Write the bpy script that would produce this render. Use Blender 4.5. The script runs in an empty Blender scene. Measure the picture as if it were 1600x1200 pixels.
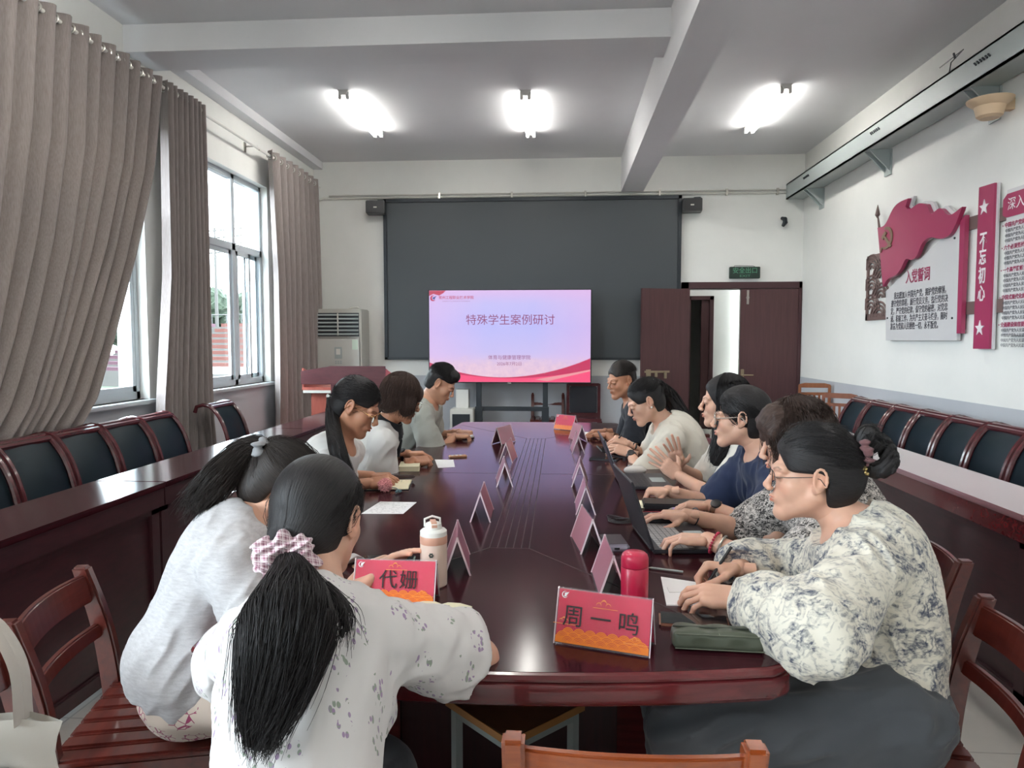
import bpy, bmesh, math, random
import numpy as np
from mathutils import Vector, Matrix
random.seed(7); RNG = np.random.default_rng(11)
PI = math.pi
SC = bpy.context.scene
COL = SC.collection

# ------------------------------------------------------------------ camera
cam_d = bpy.data.cameras.new('camera'); cam = bpy.data.objects.new('camera', cam_d); COL.objects.link(cam)
cam.location = (0, 0, 1.39)
cam_d.sensor_width = 36; cam_d.lens = 36 * 1100 / 1600
cam.rotation_euler = (PI / 2 - math.atan(68 / 1100), 0, math.atan(75 / 1100))
cam_d.clip_start = 0.05; cam_d.clip_end = 600
SC.camera = cam
# ------------------------------------------------------------------ world, exposure
SC.view_settings.view_transform = 'Standard'; SC.view_settings.look = 'None'
SC.view_settings.gamma = 1; SC.view_settings.use_curve_mapping = False
SC.view_settings.exposure = 2.0
w = bpy.data.worlds.new('world'); SC.world = w; w.use_nodes = True
bg = w.node_tree.nodes['Background']
bg.inputs[0].default_value = (0.86, 0.94, 1.0, 1); bg.inputs[1].default_value = 6.5
cy = SC.cycles
cy.max_bounces = 7; cy.diffuse_bounces = 5; cy.glossy_bounces = 3; cy.transmission_bounces = 4; cy.transparent_max_bounces = 12
cy.caustics_reflective = False; cy.caustics_refractive = False
cy.use_denoising = True
cy.sample_clamp_indirect = 6
WINS = [(-2.2, 0.6), (1.6, 5.12), (5.72, 7.36)]      # openings in the left wall
WZ = (0.95, 3.0)
for i, (a, b) in enumerate(WINS):                    # sky portals: they emit nothing, they only guide the sky's own light
    ld = bpy.data.lights.new('window_portal', 'AREA'); ld.shape = 'RECTANGLE'
    ld.size = WZ[1] - WZ[0]; ld.size_y = b - a; ld.cycles.is_portal = True
    lo = bpy.data.objects.new('window_portal', ld); COL.objects.link(lo)
    lo.location = (-3.32, (a + b) / 2, sum(WZ) / 2); lo.rotation_euler = (0, -PI / 2, 0)

# ------------------------------------------------------------------ materials
def mat(name, col=(.5, .5, .5), rough=.5, metal=0, spec=.5, coat=0, sheen=0, **kw):
    m = bpy.data.materials.new(name); m.use_nodes = True
    b = m.node_tree.nodes['Principled BSDF']
    b.inputs['Base Color'].default_value = (*col, 1); b.inputs['Roughness'].default_value = rough
    b.inputs['Metallic'].default_value = metal; b.inputs['Specular IOR Level'].default_value = spec
    b.inputs['Coat Weight'].default_value = coat; b.inputs['Coat Roughness'].default_value = kw.get('coat_rough', .08)
    b.inputs['Sheen Weight'].default_value = sheen
    if 'sss' in kw:
        b.inputs['Subsurface Weight'].default_value = kw['sss']; b.inputs['Subsurface Radius'].default_value = (.01, .004, .002)
    return m
def N(m, t, **props):
    n = m.node_tree.nodes.new(t)
    for k, v in props.items(): setattr(n, k, v)
    return n
def L(m, a, b): m.node_tree.links.new(a, b)
def bsdf(m): return m.node_tree.nodes['Principled BSDF']
def coords(m, scale=(1, 1, 1), rot=(0, 0, 0), kind='Object'):
    tc = N(m, 'ShaderNodeTexCoord'); mp = N(m, 'ShaderNodeMapping')
    mp.inputs['Scale'].default_value = scale; mp.inputs['Rotation'].default_value = rot
    L(m, tc.outputs[kind], mp.inputs[0]); return mp.outputs[0]
def noise(m, vec, scale=5, detail=4, rough=.5, dist=0):
    n = N(m, 'ShaderNodeTexNoise'); n.inputs['Scale'].default_value = scale; n.inputs['Detail'].default_value = detail
    n.inputs['Roughness'].default_value = rough; n.inputs['Distortion'].default_value = dist
    if vec is not None: L(m, vec, n.inputs['Vector'])
    return n.outputs['Fac']
def voro(m, vec, scale=5, feature='F1', rnd=1):
    n = N(m, 'ShaderNodeTexVoronoi', feature=feature); n.inputs['Scale'].default_value = scale
    n.inputs['Randomness'].default_value = rnd
    L(m, vec, n.inputs['Vector']); return n
def ramp(m, fac, stops, interp='LINEAR'):
    r = N(m, 'ShaderNodeValToRGB'); e = r.color_ramp.elements; r.color_ramp.interpolation = interp
    while len(e) < len(stops): e.new(.5)
    for el, (p, c) in zip(e, stops):
        el.position = p; el.color = (*c, 1) if len(c) == 3 else c
    L(m, fac, r.inputs[0]); return r.outputs[0]
def bump(m, h, strength=.3, dist=.002):
    b = N(m, 'ShaderNodeBump'); b.inputs['Strength'].default_value = strength; b.inputs['Distance'].default_value = dist
    L(m, h, b.inputs['Height']); L(m, b.outputs[0], bsdf(m).inputs['Normal'])
def mix(m, fac, a, b):
    n = N(m, 'ShaderNodeMix', data_type='RGBA')
    if isinstance(fac, float): n.inputs[0].default_value = fac
    else: L(m, fac, n.inputs[0])
    for s, v in ((n.inputs[6], a), (n.inputs[7], b)):
        if isinstance(v, tuple): s.default_value = (*v, 1)
        else: L(m, v, s)
    return n.outputs[2]
def mth(m, op, a, b=None):
    n = N(m, 'ShaderNodeMath', operation=op)
    for s, v in zip(n.inputs, (a, b)):
        if v is None: continue
        if isinstance(v, (int, float)): s.default_value = v
        else: L(m, v, s)
    return n.outputs[0]
def basecol(m, c): L(m, c, bsdf(m).inputs['Base Color'])
def emit(name, col, strength=1.0):
    m = mat(name, (0, 0, 0), .4); b = bsdf(m)
    b.inputs['Emission Color'].default_value = (*col, 1); b.inputs['Emission Strength'].default_value = strength
    b.inputs['Base Color'].default_value = (.02, .02, .02, 1)
    return m
def wood(name, c1, c2, scale=(1, 12, 12), rough=.28, coat=.5, spec=.5, nscale=3):
    m = mat(name, c1, rough, coat=coat, spec=spec)
    v = coords(m, scale); f = noise(m, v, nscale, 6, .6, .6)
    basecol(m, ramp(m, f, [(.3, c1), (.7, c2)])); return m
def srgb(h):
    h = h.lstrip('#'); r = [int(h[i:i + 2], 16) / 255 for i in (0, 2, 4)]
    return tuple(c / 12.92 if c <= .04045 else ((c + .055) / 1.055) ** 2.4 for c in r)

def plaster(name, c, c2, sc=1.3):
    m = mat(name, c, .85, spec=.2); v = coords(m)
    basecol(m, ramp(m, noise(m, v, sc, 6, .65), [(.35, c), (.7, c2)])); bump(m, noise(m, v, 90, 3), .12, .002); return m
M = {}
M['wall'] = plaster('wall_paint', srgb('#e6e6e2'), srgb('#dfe0dc'))
M['ceil'] = plaster('ceiling_paint', srgb('#dddddf'), srgb('#d7d8da'), .8)
M['dado'] = plaster('grey_dado_paint', srgb('#b7babf'), srgb('#b0b3b9'))
# grey ceramic floor tiles with thin grout
m = M['floor'] = mat('floor_tiles', srgb('#a8a6a2'), .32)
br = N(m, 'ShaderNodeTexBrick'); br.offset = 0; v = coords(m)
L(m, v, br.inputs['Vector']); br.inputs['Scale'].default_value = 1
br.inputs['Brick Width'].default_value = .6; br.inputs['Row Height'].default_value = .6; br.inputs['Mortar Size'].default_value = .004
br.inputs['Color1'].default_value = (*srgb('#cac7c2'), 1); br.inputs['Color2'].default_value = (*srgb('#c3c0ba'), 1); br.inputs['Mortar'].default_value = (*srgb('#7d7b78'), 1)
basecol(m, mix(m, noise(m, v, 14, 5), br.outputs[0], srgb('#bdbab5')))
M['tabletop'] = wood('lacquered_table_top', srgb('#32151b'), srgb('#3f1a21'), (9, 1, 9), .14, .0, .2)
M['tableedge'] = wood('lacquered_table_edge', srgb('#4e151a'), srgb('#6a2226'), (1, 14, 14), .25, .5)
M['tableside'] = wood('dark_red_veneer', srgb('#34161c'), srgb('#431c22'), (12, 12, 1), .4, .2)
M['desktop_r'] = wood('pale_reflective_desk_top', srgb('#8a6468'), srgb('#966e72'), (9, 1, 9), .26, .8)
M['deskfront'] = wood('red_brown_veneer_front', srgb('#2f1319'), srgb('#411b21'), (1, 3, 14), .42, .2)
M['chairwood'] = wood('red_chair_wood', srgb('#481a16'), srgb('#62261d'), (2, 14, 14), .28, .5)
M['chairorange'] = wood('orange_chair_wood', srgb('#7c3717'), srgb('#964a20'), (3, 14, 14), .25, .5)
M['lightwood'] = wood('honey_chair_wood', srgb('#8a5236'), srgb('#9c6242'), (9, 9, 2), .35, .3)
M['pinewood'] = wood('brown_slat_wood', srgb('#7b4630'), srgb('#8e553b'), (9, 9, 2), .4, .2)
M['leather'] = mat('blue_green_leather', srgb('#21343e'), .42); v = coords(M['leather']); bump(M['leather'], voro(M['leather'], v, 260).outputs[0], .25, .001)
M['chairframe'] = wood('dark_bank_chair_wood', srgb('#451a20'), srgb('#5c262b'), (3, 3, 9), .25, .5)
M['doorwood'] = wood('door_veneer', srgb('#46292a'), srgb('#523233'), (14, 14, .7), .5, .1)
M['doorframe'] = mat('door_frame_paint', srgb('#432629'), .5)
M['podiumred'] = wood('podium_red_veneer', srgb('#9a4f45'), srgb('#a95d50'), (9, 9, 2), .35, .3)
M['podiumdark'] = wood('podium_dark_veneer', srgb('#4a2026'), srgb('#572a2e'), (2, 9, 9), .4, .2)
M['white'] = mat('white_plastic', srgb('#dcdad4'), .4)
M['offwhite'] = mat('off_white_plastic', srgb('#c9c7c0'), .45)
M['black'] = mat('black_plastic', (.012, .012, .014), .35)
M['dark'] = mat('charcoal_metal', srgb('#2c3136'), .45, .3)
M['greymetal'] = mat('grey_painted_steel', srgb('#a6afae'), .45, .1)
M['steel'] = mat('brushed_steel', srgb('#b9b6ae'), .3, .9)
M['alu'] = mat('window_frame_white', srgb('#b5bcc0'), .35, .1)
M['brass'] = mat('brass_handle', srgb('#a3937a'), .35, .8)
M['chrome'] = mat('chrome', (.7, .7, .7), .12, 1)
M['gold'] = mat('gold_wire', srgb('#c9a06a'), .25, .9)
M['glass'] = None
m = bpy.data.materials.new('window_glass'); m.use_nodes = True; nt = m.node_tree; nt.nodes.clear()
o = nt.nodes.new('ShaderNodeOutputMaterial'); t = nt.nodes.new('ShaderNodeBsdfTransparent'); g = nt.nodes.new('ShaderNodeBsdfGlossy'); x = nt.nodes.new('ShaderNodeMixShader')
g.inputs['Roughness'].default_value = .02; x.inputs[0].default_value = .06; t.inputs[0].default_value = (.93, .96, .97, 1)
nt.links.new(t.outputs[0], x.inputs[1]); nt.links.new(g.outputs[0], x.inputs[2]); nt.links.new(x.outputs[0], o.inputs[0]); M['glass'] = m
def clear_acrylic():
    m = mat('clear_acrylic', (1, 1, 1), .05); b = bsdf(m); b.inputs['Transmission Weight'].default_value = 0
    b.inputs['Alpha'].default_value = .05; b.inputs['Base Color'].default_value = (.9, .85, .9, 1); return m
M['acrylic'] = clear_acrylic()
M['paper'] = mat('white_paper', srgb('#e8e6e6'), .7)
M['cream'] = mat('cream_notebook_paper', srgb('#ded6b8'), .7)
M['curtain'] = mat('curtain_linen', srgb('#a2938a'), .9, sheen=.2, spec=.15)
m = M['curtain']; v = coords(m)
basecol(m, ramp(m, noise(m, coords(m, (30, 30, 2)), 6, 5), [(.3, srgb('#877d7b')), (.7, srgb('#9b928f'))])); bump(m, noise(m, coords(m, (1, 1, .25)), 500, 2), .25, .001)
bt = bsdf(m); bt.inputs['Transmission Weight'].default_value = 0
tr = N(m, 'ShaderNodeBsdfTranslucent'); tr.inputs[0].default_value = (*srgb('#b5a596'), 1); mx = N(m, 'ShaderNodeMixShader'); mx.inputs[0].default_value = .14
outn = [n for n in m.node_tree.nodes if n.type == 'OUTPUT_MATERIAL'][0]
L(m, bt.outputs[0], mx.inputs[1]); L(m, tr.outputs[0], mx.inputs[2]); L(m, mx.outputs[0], outn.inputs[0])

# ------------------------------------------------------------------ object helpers
def tag(o, label=None, cat=None, group=None, kind=None):
    if label: o['label'] = label
    if cat: o['category'] = cat
    if group: o['group'] = group
    if kind: o['kind'] = kind
    return o
def empty(name, loc=(0, 0, 0), rz=0, label=None, cat=None, group=None):
    o = bpy.data.objects.new(name, None); COL.objects.link(o); o.location = loc; o.rotation_euler = (0, 0, rz)
    o.empty_display_size = .05
    return tag(o, label, cat, group)
def link(name, me, m, parent=None, smooth=False):
    o = bpy.data.objects.new(name, me); COL.objects.link(o)
    ms = m if isinstance(m, (list, tuple)) else [m]
    for q in ms: me.materials.append(q)
    if smooth: me.shade_smooth()
    if parent: o.parent = parent
    return o
def obj(name, bm, m, parent=None, smooth=False, bevel=0, auto=True):
    if bevel:
        bmesh.ops.bevel(bm, geom=[e for e in bm.edges if e.is_manifold and e.calc_face_angle(0) > .6], offset=bevel, segments=2, affect='EDGES', clamp_overlap=True)
    bm.normal_update(); me = bpy.data.meshes.new(name); bm.to_mesh(me); bm.free()
    o = link(name, me, m, parent, False)
    if smooth:
        if auto: me.shade_smooth(); me.set_sharp_from_angle(angle=math.radians(38))
        else: me.shade_smooth()
    return o
def B(*specs):
    """boxes: each (x0,x1,y0,y1,z0,z1)"""
    bm = bmesh.new()
    for s in specs: bx(bm, *s)
    return bm
def bx(bm, x0, x1, y0, y1, z0, z1, mx=None, mi=0):
    vs = [bm.verts.new((x, y, z)) for x in (x0, x1) for y in (y0, y1) for z in (z0, z1)]
    for f in ((0, 1, 3, 2), (4, 6, 7, 5), (0, 4, 5, 1), (2, 3, 7, 6), (0, 2, 6, 4), (1, 5, 7, 3)):
        fc = bm.faces.new([vs[i] for i in f]); fc.material_index = mi
    if mx is not None: bmesh.ops.transform(bm, matrix=mx, verts=vs)
    return vs
def frame_from(d):
    d = Vector(d).normalized(); a = Vector((0, 0, 1)) if abs(d.z) < .9 else Vector((1, 0, 0))
    u = d.cross(a).normalized(); return d, u, d.cross(u)
def tube(bm, pts, r, n=8, close=False, caps=True, flat=1.0):
    pts = [Vector(p) for p in pts]; K = len(pts); rings = []
    u = None
    for i, p in enumerate(pts):
        if close: d = pts[(i + 1) % K] - pts[i - 1]
        else: d = pts[min(i + 1, K - 1)] - pts[max(i - 1, 0)]
        d.normalize()
        if u is None: _, u, _ = frame_from(d)
        u = (u - d * u.dot(d)).normalized(); w_ = d.cross(u)
        rr = r[i] if isinstance(r, (list, tuple)) else r
        rings.append([bm.verts.new(p + (u * math.cos(2 * PI * j / n) + w_ * math.sin(2 * PI * j / n) * flat) * rr) for j in range(n)])
    for i in range(K if close else K - 1):
        a, b = rings[i], rings[(i + 1) % K]
        for j in range(n): bm.faces.new((a[j], a[(j + 1) % n], b[(j + 1) % n], b[j]))
    if caps and not close: bm.faces.new(rings[0][::-1]); bm.faces.new(rings[-1])
    return bm
def lathe(bm, prof, n=32, c=(0, 0, 0), mx=None):
    rings = []
    for r, z in prof:
        rings.append([bm.verts.new((c[0] + r * math.cos(2 * PI * j / n), c[1] + r * math.sin(2 * PI * j / n), c[2] + z)) for j in range(n)])
    for a, b in zip(rings, rings[1:]):
        for j in range(n): bm.faces.new((a[j], a[(j + 1) % n], b[(j + 1) % n], b[j]))
    bm.faces.new(rings[0][::-1]); bm.faces.new(rings[-1])
    if mx is not None: bmesh.ops.transform(bm, matrix=mx, verts=[v for r_ in rings for v in r_])
    return bm
def prism(bm, pts, a, b, axis='z'):
    """extrude a 2D outline between a and b along an axis"""
    def P(p, t): return {'z': (p[0], p[1], t), 'x': (t, p[0], p[1]), 'y': (p[0], t, p[1])}[axis]
    lo = [bm.verts.new(P(p, a)) for p in pts]; hi = [bm.verts.new(P(p, b)) for p in pts]; n = len(pts)
    f1 = bm.faces.new(lo[::-1]); f2 = bm.faces.new(hi)
    for i in range(n): bm.faces.new((lo[i], lo[(i + 1) % n], hi[(i + 1) % n], hi[i]))
    return bm
def fixn(bm): bmesh.ops.recalc_face_normals(bm, faces=bm.faces); return bm
def structure(name, bm, m, label=None, **k):
    o = obj(name, fixn(bm), m, **k); o['kind'] = 'structure'
    if label: o['label'] = label
    return o
def text(name, s, size, loc, xd, up, m, parent=None, extrude=.0005, align='CENTER', bold=0, sx=1, line=1.0):
    c = bpy.data.curves.new(name, 'FONT'); c.body = s; c.size = size; c.align_x = align; c.align_y = 'CENTER'
    c.extrude = extrude; c.offset = bold * size; c.resolution_u = 3; c.space_line = line
    o = bpy.data.objects.new(name, c); COL.objects.link(o)
    xd = Vector(xd).normalized(); up = Vector(up).normalized(); nz = xd.cross(up)
    mw = Matrix((( xd.x * sx, up.x, nz.x, loc[0]), (xd.y * sx, up.y, nz.y, loc[1]), (xd.z * sx, up.z, nz.z, loc[2]), (0, 0, 0, 1)))
    c.materials.append(m)
    me = bpy.data.meshes.new_from_object(o); bpy.data.objects.remove(o); bpy.data.curves.remove(c)   # letters become plain mesh
    me.name = name; me.transform(mw); o = bpy.data.objects.new(name, me); COL.objects.link(o)
    if parent: o.parent = parent
    return o
def bez(pts, n=24):
    """Catmull-Rom through points"""
    P = [np.array(p, float) for p in pts]; P = [2 * P[0] - P[1]] + P + [2 * P[-1] - P[-2]]; out = []
    seg = len(P) - 3
    for i in range(seg):
        for k in range(n // seg + 1):
            t = k / (n // seg + 1); a, b, c, d = P[i:i + 4]
            out.append(.5 * ((2 * b) + (c - a) * t + (2 * a - 5 * b + 4 * c - d) * t * t + (3 * b - a - 3 * c + d) * t ** 3))
    out.append(P[-2]); return out
def copy_thing(root, loc=None, rz=None, **tags):
    r = root.copy(); COL.objects.link(r)
    if loc is not None: r.location = loc
    if rz is not None: r.rotation_euler = (0, 0, rz)
    def rec(src, dst):
        for ch in list(src.children):
            c = ch.copy(); COL.objects.link(c); c.parent = dst; rec(ch, c)
    rec(root, r)
    tag(r, **tags); return r

# ================================================================== THE ROOM
XL, XR, YB, YF, ZC = -3.1, 2.92, 8.8, -3.2, 3.62
bm = B((XL - .3, XR + .3, YF - .3, YB + .24, -.1, 0)); structure('floor', bm, M['floor'])
structure('ceiling', B((XL - .3, XR + .3, YF - .3, YB + .24, ZC, ZC + .1)), M['ceil'])
structure('ceiling_beam_long', B((.735, 1.0, YF, YB, 3.2, ZC)), M['ceil'])
structure('ceiling_beam_cross', B((XL, .735, 4.93, 5.28, 3.43, ZC)), M['ceil'])
structure('ceiling_beam_cross', B((XL, .735, .9, 1.25, 3.43, ZC)), M['ceil'])
# small cornice where the left wall meets the ceiling
structure('trim_1', B((XL, XL + .12, 5.28, YB, ZC - .09, ZC)), M['ceil'])
# left wall with window openings
ys = [YF] + [q for ab in WINS for q in ab] + [YB]
sp = [(XL - .24, XL, YF, YB, WZ[1], ZC), (XL - .24, XL, YF, YB, .93, WZ[0])]
for i in range(0, len(ys), 2): sp.append((XL - .24, XL, ys[i], ys[i + 1], WZ[0], WZ[1]))
structure('wall_left', B(*sp), M['wall'])
structure('wall_left_dado', B((XL - .24, XL + .002, YF, YB, 0, .93)), M['dado'])
structure('wall_right', B((XR, XR + .24, YF, YB, 0, ZC)), M['wall'])
structure('wall_right_dado', B((XR - .003, XR + .01, YF, YB, 0, .95)), M['dado'])
DX0, DX1, DZ = 1.567, 2.885, 2.02
structure('wall_back', B((XL - .24, DX0, YB, YB + .24, 0, ZC), (DX1, XR + .24, YB, YB + .24, 0, ZC), (DX0, DX1, YB, YB + .24, DZ, ZC)), M['wall'])
structure('wall_back_dado', B((XL, 1.48, YB - .003, YB + .01, 0, .95)), M['dado'])
structure('wall_front', B((XL - .24, XR + .24, YF - .24, YF, 0, ZC)), M['wall'])
# windows
def window(idx, y0, y1, mulls, sash):
    z0, z1 = WZ; zt = 2.3; e = empty('window_%d' % idx, (XL - .1, 0, 0)); e['kind'] = 'structure'
    f = []; t = .028
    f += [(-t, t, y0, y1, z0, z0 + .06), (-t, t, y0, y1, z1 - .05, z1), (-t, t, y0, y0 + .05, z0, z1), (-t, t, y1 - .05, y1, z0, z1), (-t, t, y0, y1, zt - .035, zt + .035)]
    for y in mulls: f.append((-t, t, y - .035, y + .035, z0, z1))
    obj('window_frame', fixn(B(*f)), M['alu'], e, bevel=.004)
    ss = []
    for (a, b, off) in sash:
        ss += [(off - .012, off + .012, a, a + .04, z0 + .06, zt - .035), (off - .012, off + .012, b - .04, b, z0 + .06, zt - .035), (off - .012, off + .012, a, b, z0 + .06, z0 + .1), (off - .012, off + .012, a, b, zt - .075, zt - .035)]
    if ss: obj('window_sash', fixn(B(*ss)), M['alu'], e)
    obj('window_pane', fixn(B((-.003, .003, y0, y1, z0, z1))), M['glass'], e)
    obj('window_sill', fixn(B((.03, .16, y0 - .02, y1 + .02, z0 - .03, z0))), M['alu'], e, bevel=.005)
window(1, *WINS[2], [6.72], [(5.8, 6.68, .0), (6.76, 7.08, .015), (7.0, 7.3, -.015)])
window(2, *WINS[1], [2.6, 3.9], [(2.64, 3.3, .0), (3.2, 3.86, .015), (3.94, 4.6, 0), (4.5, 5.07, .015)])
window(3, *WINS[0], [-.8], [(-2.1, -1.4, 0), (-.7, .5, 0)])
# ------------------------------------------------------------------ doorway, doors, corridor
structure('door_1_frame', B((1.48, DX0, YB - .03, YB + .1, 0, 2.1), (DX1 - .01, XR - .005, YB - .03, YB + .1, 0, 2.1), (1.48, XR - .005, YB - .03, YB + .1, DZ, 2.1)), M['doorframe'], bevel=.004)
def door_leaf(name, hinge, wid, ang, handle_side, label):
    e = empty(name, (hinge[0], hinge[1], 0), ang); e['kind'] = 'structure'; e['label'] = label
    bm = B((0, wid, -.02, .02, .01, DZ - .005)); obj('door_panel', fixn(bm), M['doorwood'], e, bevel=.003)
    return e
d1 = door_leaf('door_1', (DX1, YB + .0, 0), .69, PI, 1, 'closed leaf of the dark brown double door')
# lever handle and top bolt on the closed leaf (room side is local +y after the half turn)
h = obj('door_handle', fixn(B((.64, .68, .02, .03, .86, 1.04))), M['brass'], d1, bevel=.004)
bm = bmesh.new(); tube(bm, [(.66, .03, .97), (.66, .07, .97), (.655, .075, .97), (.54, .075, .97)], .009, 10); obj('handle_lever', bm, M['brass'], h, smooth=True)
obj('door_bolt', fixn(B((.60, .625, .02, .035, 1.83, 2.0), (.595, .63, .02, .03, 1.9, 1.92))), M['steel'], d1)
d2 = door_leaf('door_2', (DX0 + .0, YB - .05, 0), .62, PI + math.radians(16), 1, 'open leaf of the dark brown double door folded back')
obj('door_bolt', fixn(B((.26, .58, .02, .035, 1.0, 1.025), (.3, .33, .02, .045, .93, 1.02), (.42, .45, .02, .045, .95, 1.02), (.5, .56, .02, .03, .9, 1.04))), M['brass'], d2)
CY = 11.2
structure('corridor_wall', B((1.0, 2.0, CY, CY + .1, 0, 3), (2.35, 4.2, CY, CY + .1, 0, 3), (2.0, 2.35, CY, CY + .1, 2.02, 3)), M['wall'])
structure('corridor_wall', B((.9, 1.0, YB + .25, 12.7, 0, 3), (4.2, 4.3, YB + .25, 12.7, 0, 3)), M['wall'])
structure('corridor_wall', B((1.0, 4.2, 12.6, 12.7, 0, 3)), M['wall'])
structure('corridor_wall', B((2.72, 2.8, YB + .25, CY - .2, 0, 3)), M['wall'])
structure('corridor_ceiling', B((.9, 4.3, YB + .25, 12.7, 3, 3.1)), M['ceil'])
structure('corridor_floor', B((.9, 4.3, YB + .24, 12.7, -.1, 0)), M['floor'])
structure('corridor_baseboard', B((1.0, 2.0, CY - .02, CY, 0, .16)), M['doorframe'])
structure('corridor_door_frame', B((1.97, 2.03, CY - .03, CY + .1, 0, 2.08), (2.32, 2.38, CY - .03, CY + .1, 0, 2.08), (1.97, 2.38, CY - .03, CY + .1, 2.02, 2.08)), M['doorframe'])
structure('corridor_door', B((2.2, 2.32, CY + .02, CY + .06, 0, 2.02)), M['doorwood'])
e = empty('notice_board', (1.8, CY - .02, 1.0), label='dark framed notice board on corridor wall seen through doorway', cat='notice board')
obj('board_frame', fixn(B((-.25, .1, -.03, .02, -.02, .9))), M['dark'], e); obj('board_face', fixn(B((-.22, .07, -.034, -.03, .02, .86))), mat('maroon_notice', srgb('#4a2029'), .3), e)
# unseen area light under the corridor ceiling, no fitting built; lights the corridor
cl = bpy.data.lights.new('corridor_area_light', 'AREA'); cl.energy = 2.2; cl.size = .3; clo = bpy.data.objects.new('corridor_area_light', cl); COL.objects.link(clo); clo.location = (2.3, 10.2, 2.95)

# ------------------------------------------------------------------ exit sign, speakers, conduit, wall fittings
e = empty('exit_sign', (2.228, YB - .03, 2.21), label='dark green emergency exit sign above the double door', cat='sign')
obj('sign_case', fixn(B((-.18, .18, -.02, .03, -.07, .07))), mat('sign_green', srgb('#1d3029'), .4), e, bevel=.005)
gm = mat('sign_letters', srgb('#4f8a6c'), .5)
text('lettering', '安全出口', .075, (0, -.021, .02), (1, 0, 0), (0, 0, 1), gm, e, bold=.01)
text('lettering', 'EXIT', .04, (0, -.021, -.042), (1, 0, 0), (0, 0, 1), gm, e, sx=1.6)
bm = bmesh.new(); tube(bm, [(-.13, 0, .07), (-.12, 0, .085), (.1, 0, .08), (.12, 0, .07)], .003, 5); obj('hanging_wire', bm, M['black'], e)
sp_l = empty('wall_speaker', (-2.275, YB - .12, 3.02), .12, 'small black loudspeaker left of the dark projection board', 'speaker', 'wall speakers')
obj('speaker_case', fixn(B((-.115, .115, -.09, .09, -.075, .08))), M['black'], sp_l, bevel=.008)
obj('speaker_bracket', fixn(B((-.03, .03, .08, .125, -.03, .05), (.02, .1, -.02, .02, .08, .1))), M['dark'], sp_l)
obj('speaker_badge', fixn(B((-.02, .02, -.094, -.09, -.01, .005))), M['steel'], sp_l)
copy_thing(sp_l, (1.57, YB - .12, 3.0), -.12, label='small black loudspeaker right of the dark projection board, towards the door')
bm = bmesh.new(); P = [(2.78, YB - .02, 3.165), (-2.98, YB - .02, 3.165), (-3.04, YB - .02, 3.14), (-3.06, YB - .02, 3.05), (-3.06, YB - .02, 1.3)]
tube(bm, P, .014, 8); tube(bm, [(2.78, YB - .015, 3.2), (-2.9, YB - .015, 3.2)], .01, 8)
o = obj('wall_conduit', bm, M['offwhite'], smooth=True); tag(o, 'thin white conduit pipe running along back wall and down its corner', 'pipe')
cb = []
for x in (-1.5, -.6, .3, 1.2, 2.0, 2.6): cb.append((x - .012, x + .012, YB - .04, YB, 3.14, 3.215))
obj('conduit_clip', fixn(B(*cb)), M['steel'], o)
bm = bmesh.new(); tube(bm, [(2.66, YB - .01, 2.86), (2.68, YB - .06, 2.84), (2.68, YB - .08, 2.8), (2.66, YB - .05, 2.76)], [.02, .03, .03, .018], 8)
o = obj('wall_hook', bm, M['dark'], smooth=True); tag(o, 'small dark bracket stub on back wall beneath the steel channel', 'bracket')
# steel channel on right wall with brackets
e = empty('steel_channel', (XR, 0, 0), label='long grey steel channel beam bolted along the right wall', cat='beam')
y0, y1 = -1.5, YB - .02
obj('channel_web', fixn(B((-.22, -.205, y0, y1, 3.08, 3.26), (-.22, -.02, y0, y1, 3.08, 3.095), (-.22, -.15, y0, y1, 3.245, 3.26))), M['greymetal'], e)
for y in (8.2, 6.6, 5.05, 3.6, 2.0):
    bm = bmesh.new(); prism(bm, [(-.2, 3.08), (0, 3.08), (0, 2.88), (-.02, 2.9)], y - .05, y - .035, 'y'); prism(bm, [(-.2, 3.08), (0, 3.08), (0, 2.88), (-.02, 2.9)], y + .035, y + .05, 'y')
    bx(bm, -.015, -.001, y - .06, y + .06, 2.86, 3.08); obj('wall_bracket', fixn(bm), M['greymetal'], e)
for y in (8.0, 6.3, 4.75):
    bm = bmesh.new()
    for k in range(6): tube(bm, [(-.223, y + k * .03, 3.18), (-.226, y + .02 + k * .03, 3.2)], .006, 5)
    obj('bolt_row', bm, M['dark'], e)
bm = bmesh.new(); tube(bm, [(-.21, 5.25, 3.26), (-.2, 5.25, 3.33), (-.2, 5.1, 3.36), (-.2, 5.4, 3.35)], .004, 5); tube(bm, [(-.2, 5.2, 3.34), (-.2, 5.22, 3.38)], .008, 5); obj('wire_end', bm, M['black'], e)
o = bmesh.new(); lathe(o, [(.03, -.07), (.055, -.075), (.075, -.06), (.085, -.02), (.09, .0), (.13, .03), (.135, .045), (.1, .05), (.02, .045)], 32, (XR - .15, 4.86, 2.9))
bx(o, XR - .09, XR, 4.85, 4.9, 2.88, 2.95)
o = obj('wall_lamp', fixn(o), mat('cream_enamel', srgb('#cdb394'), .5), smooth=True); tag(o, 'cream bell shaped lamp bowl under the grey steel channel', 'lamp')

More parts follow.
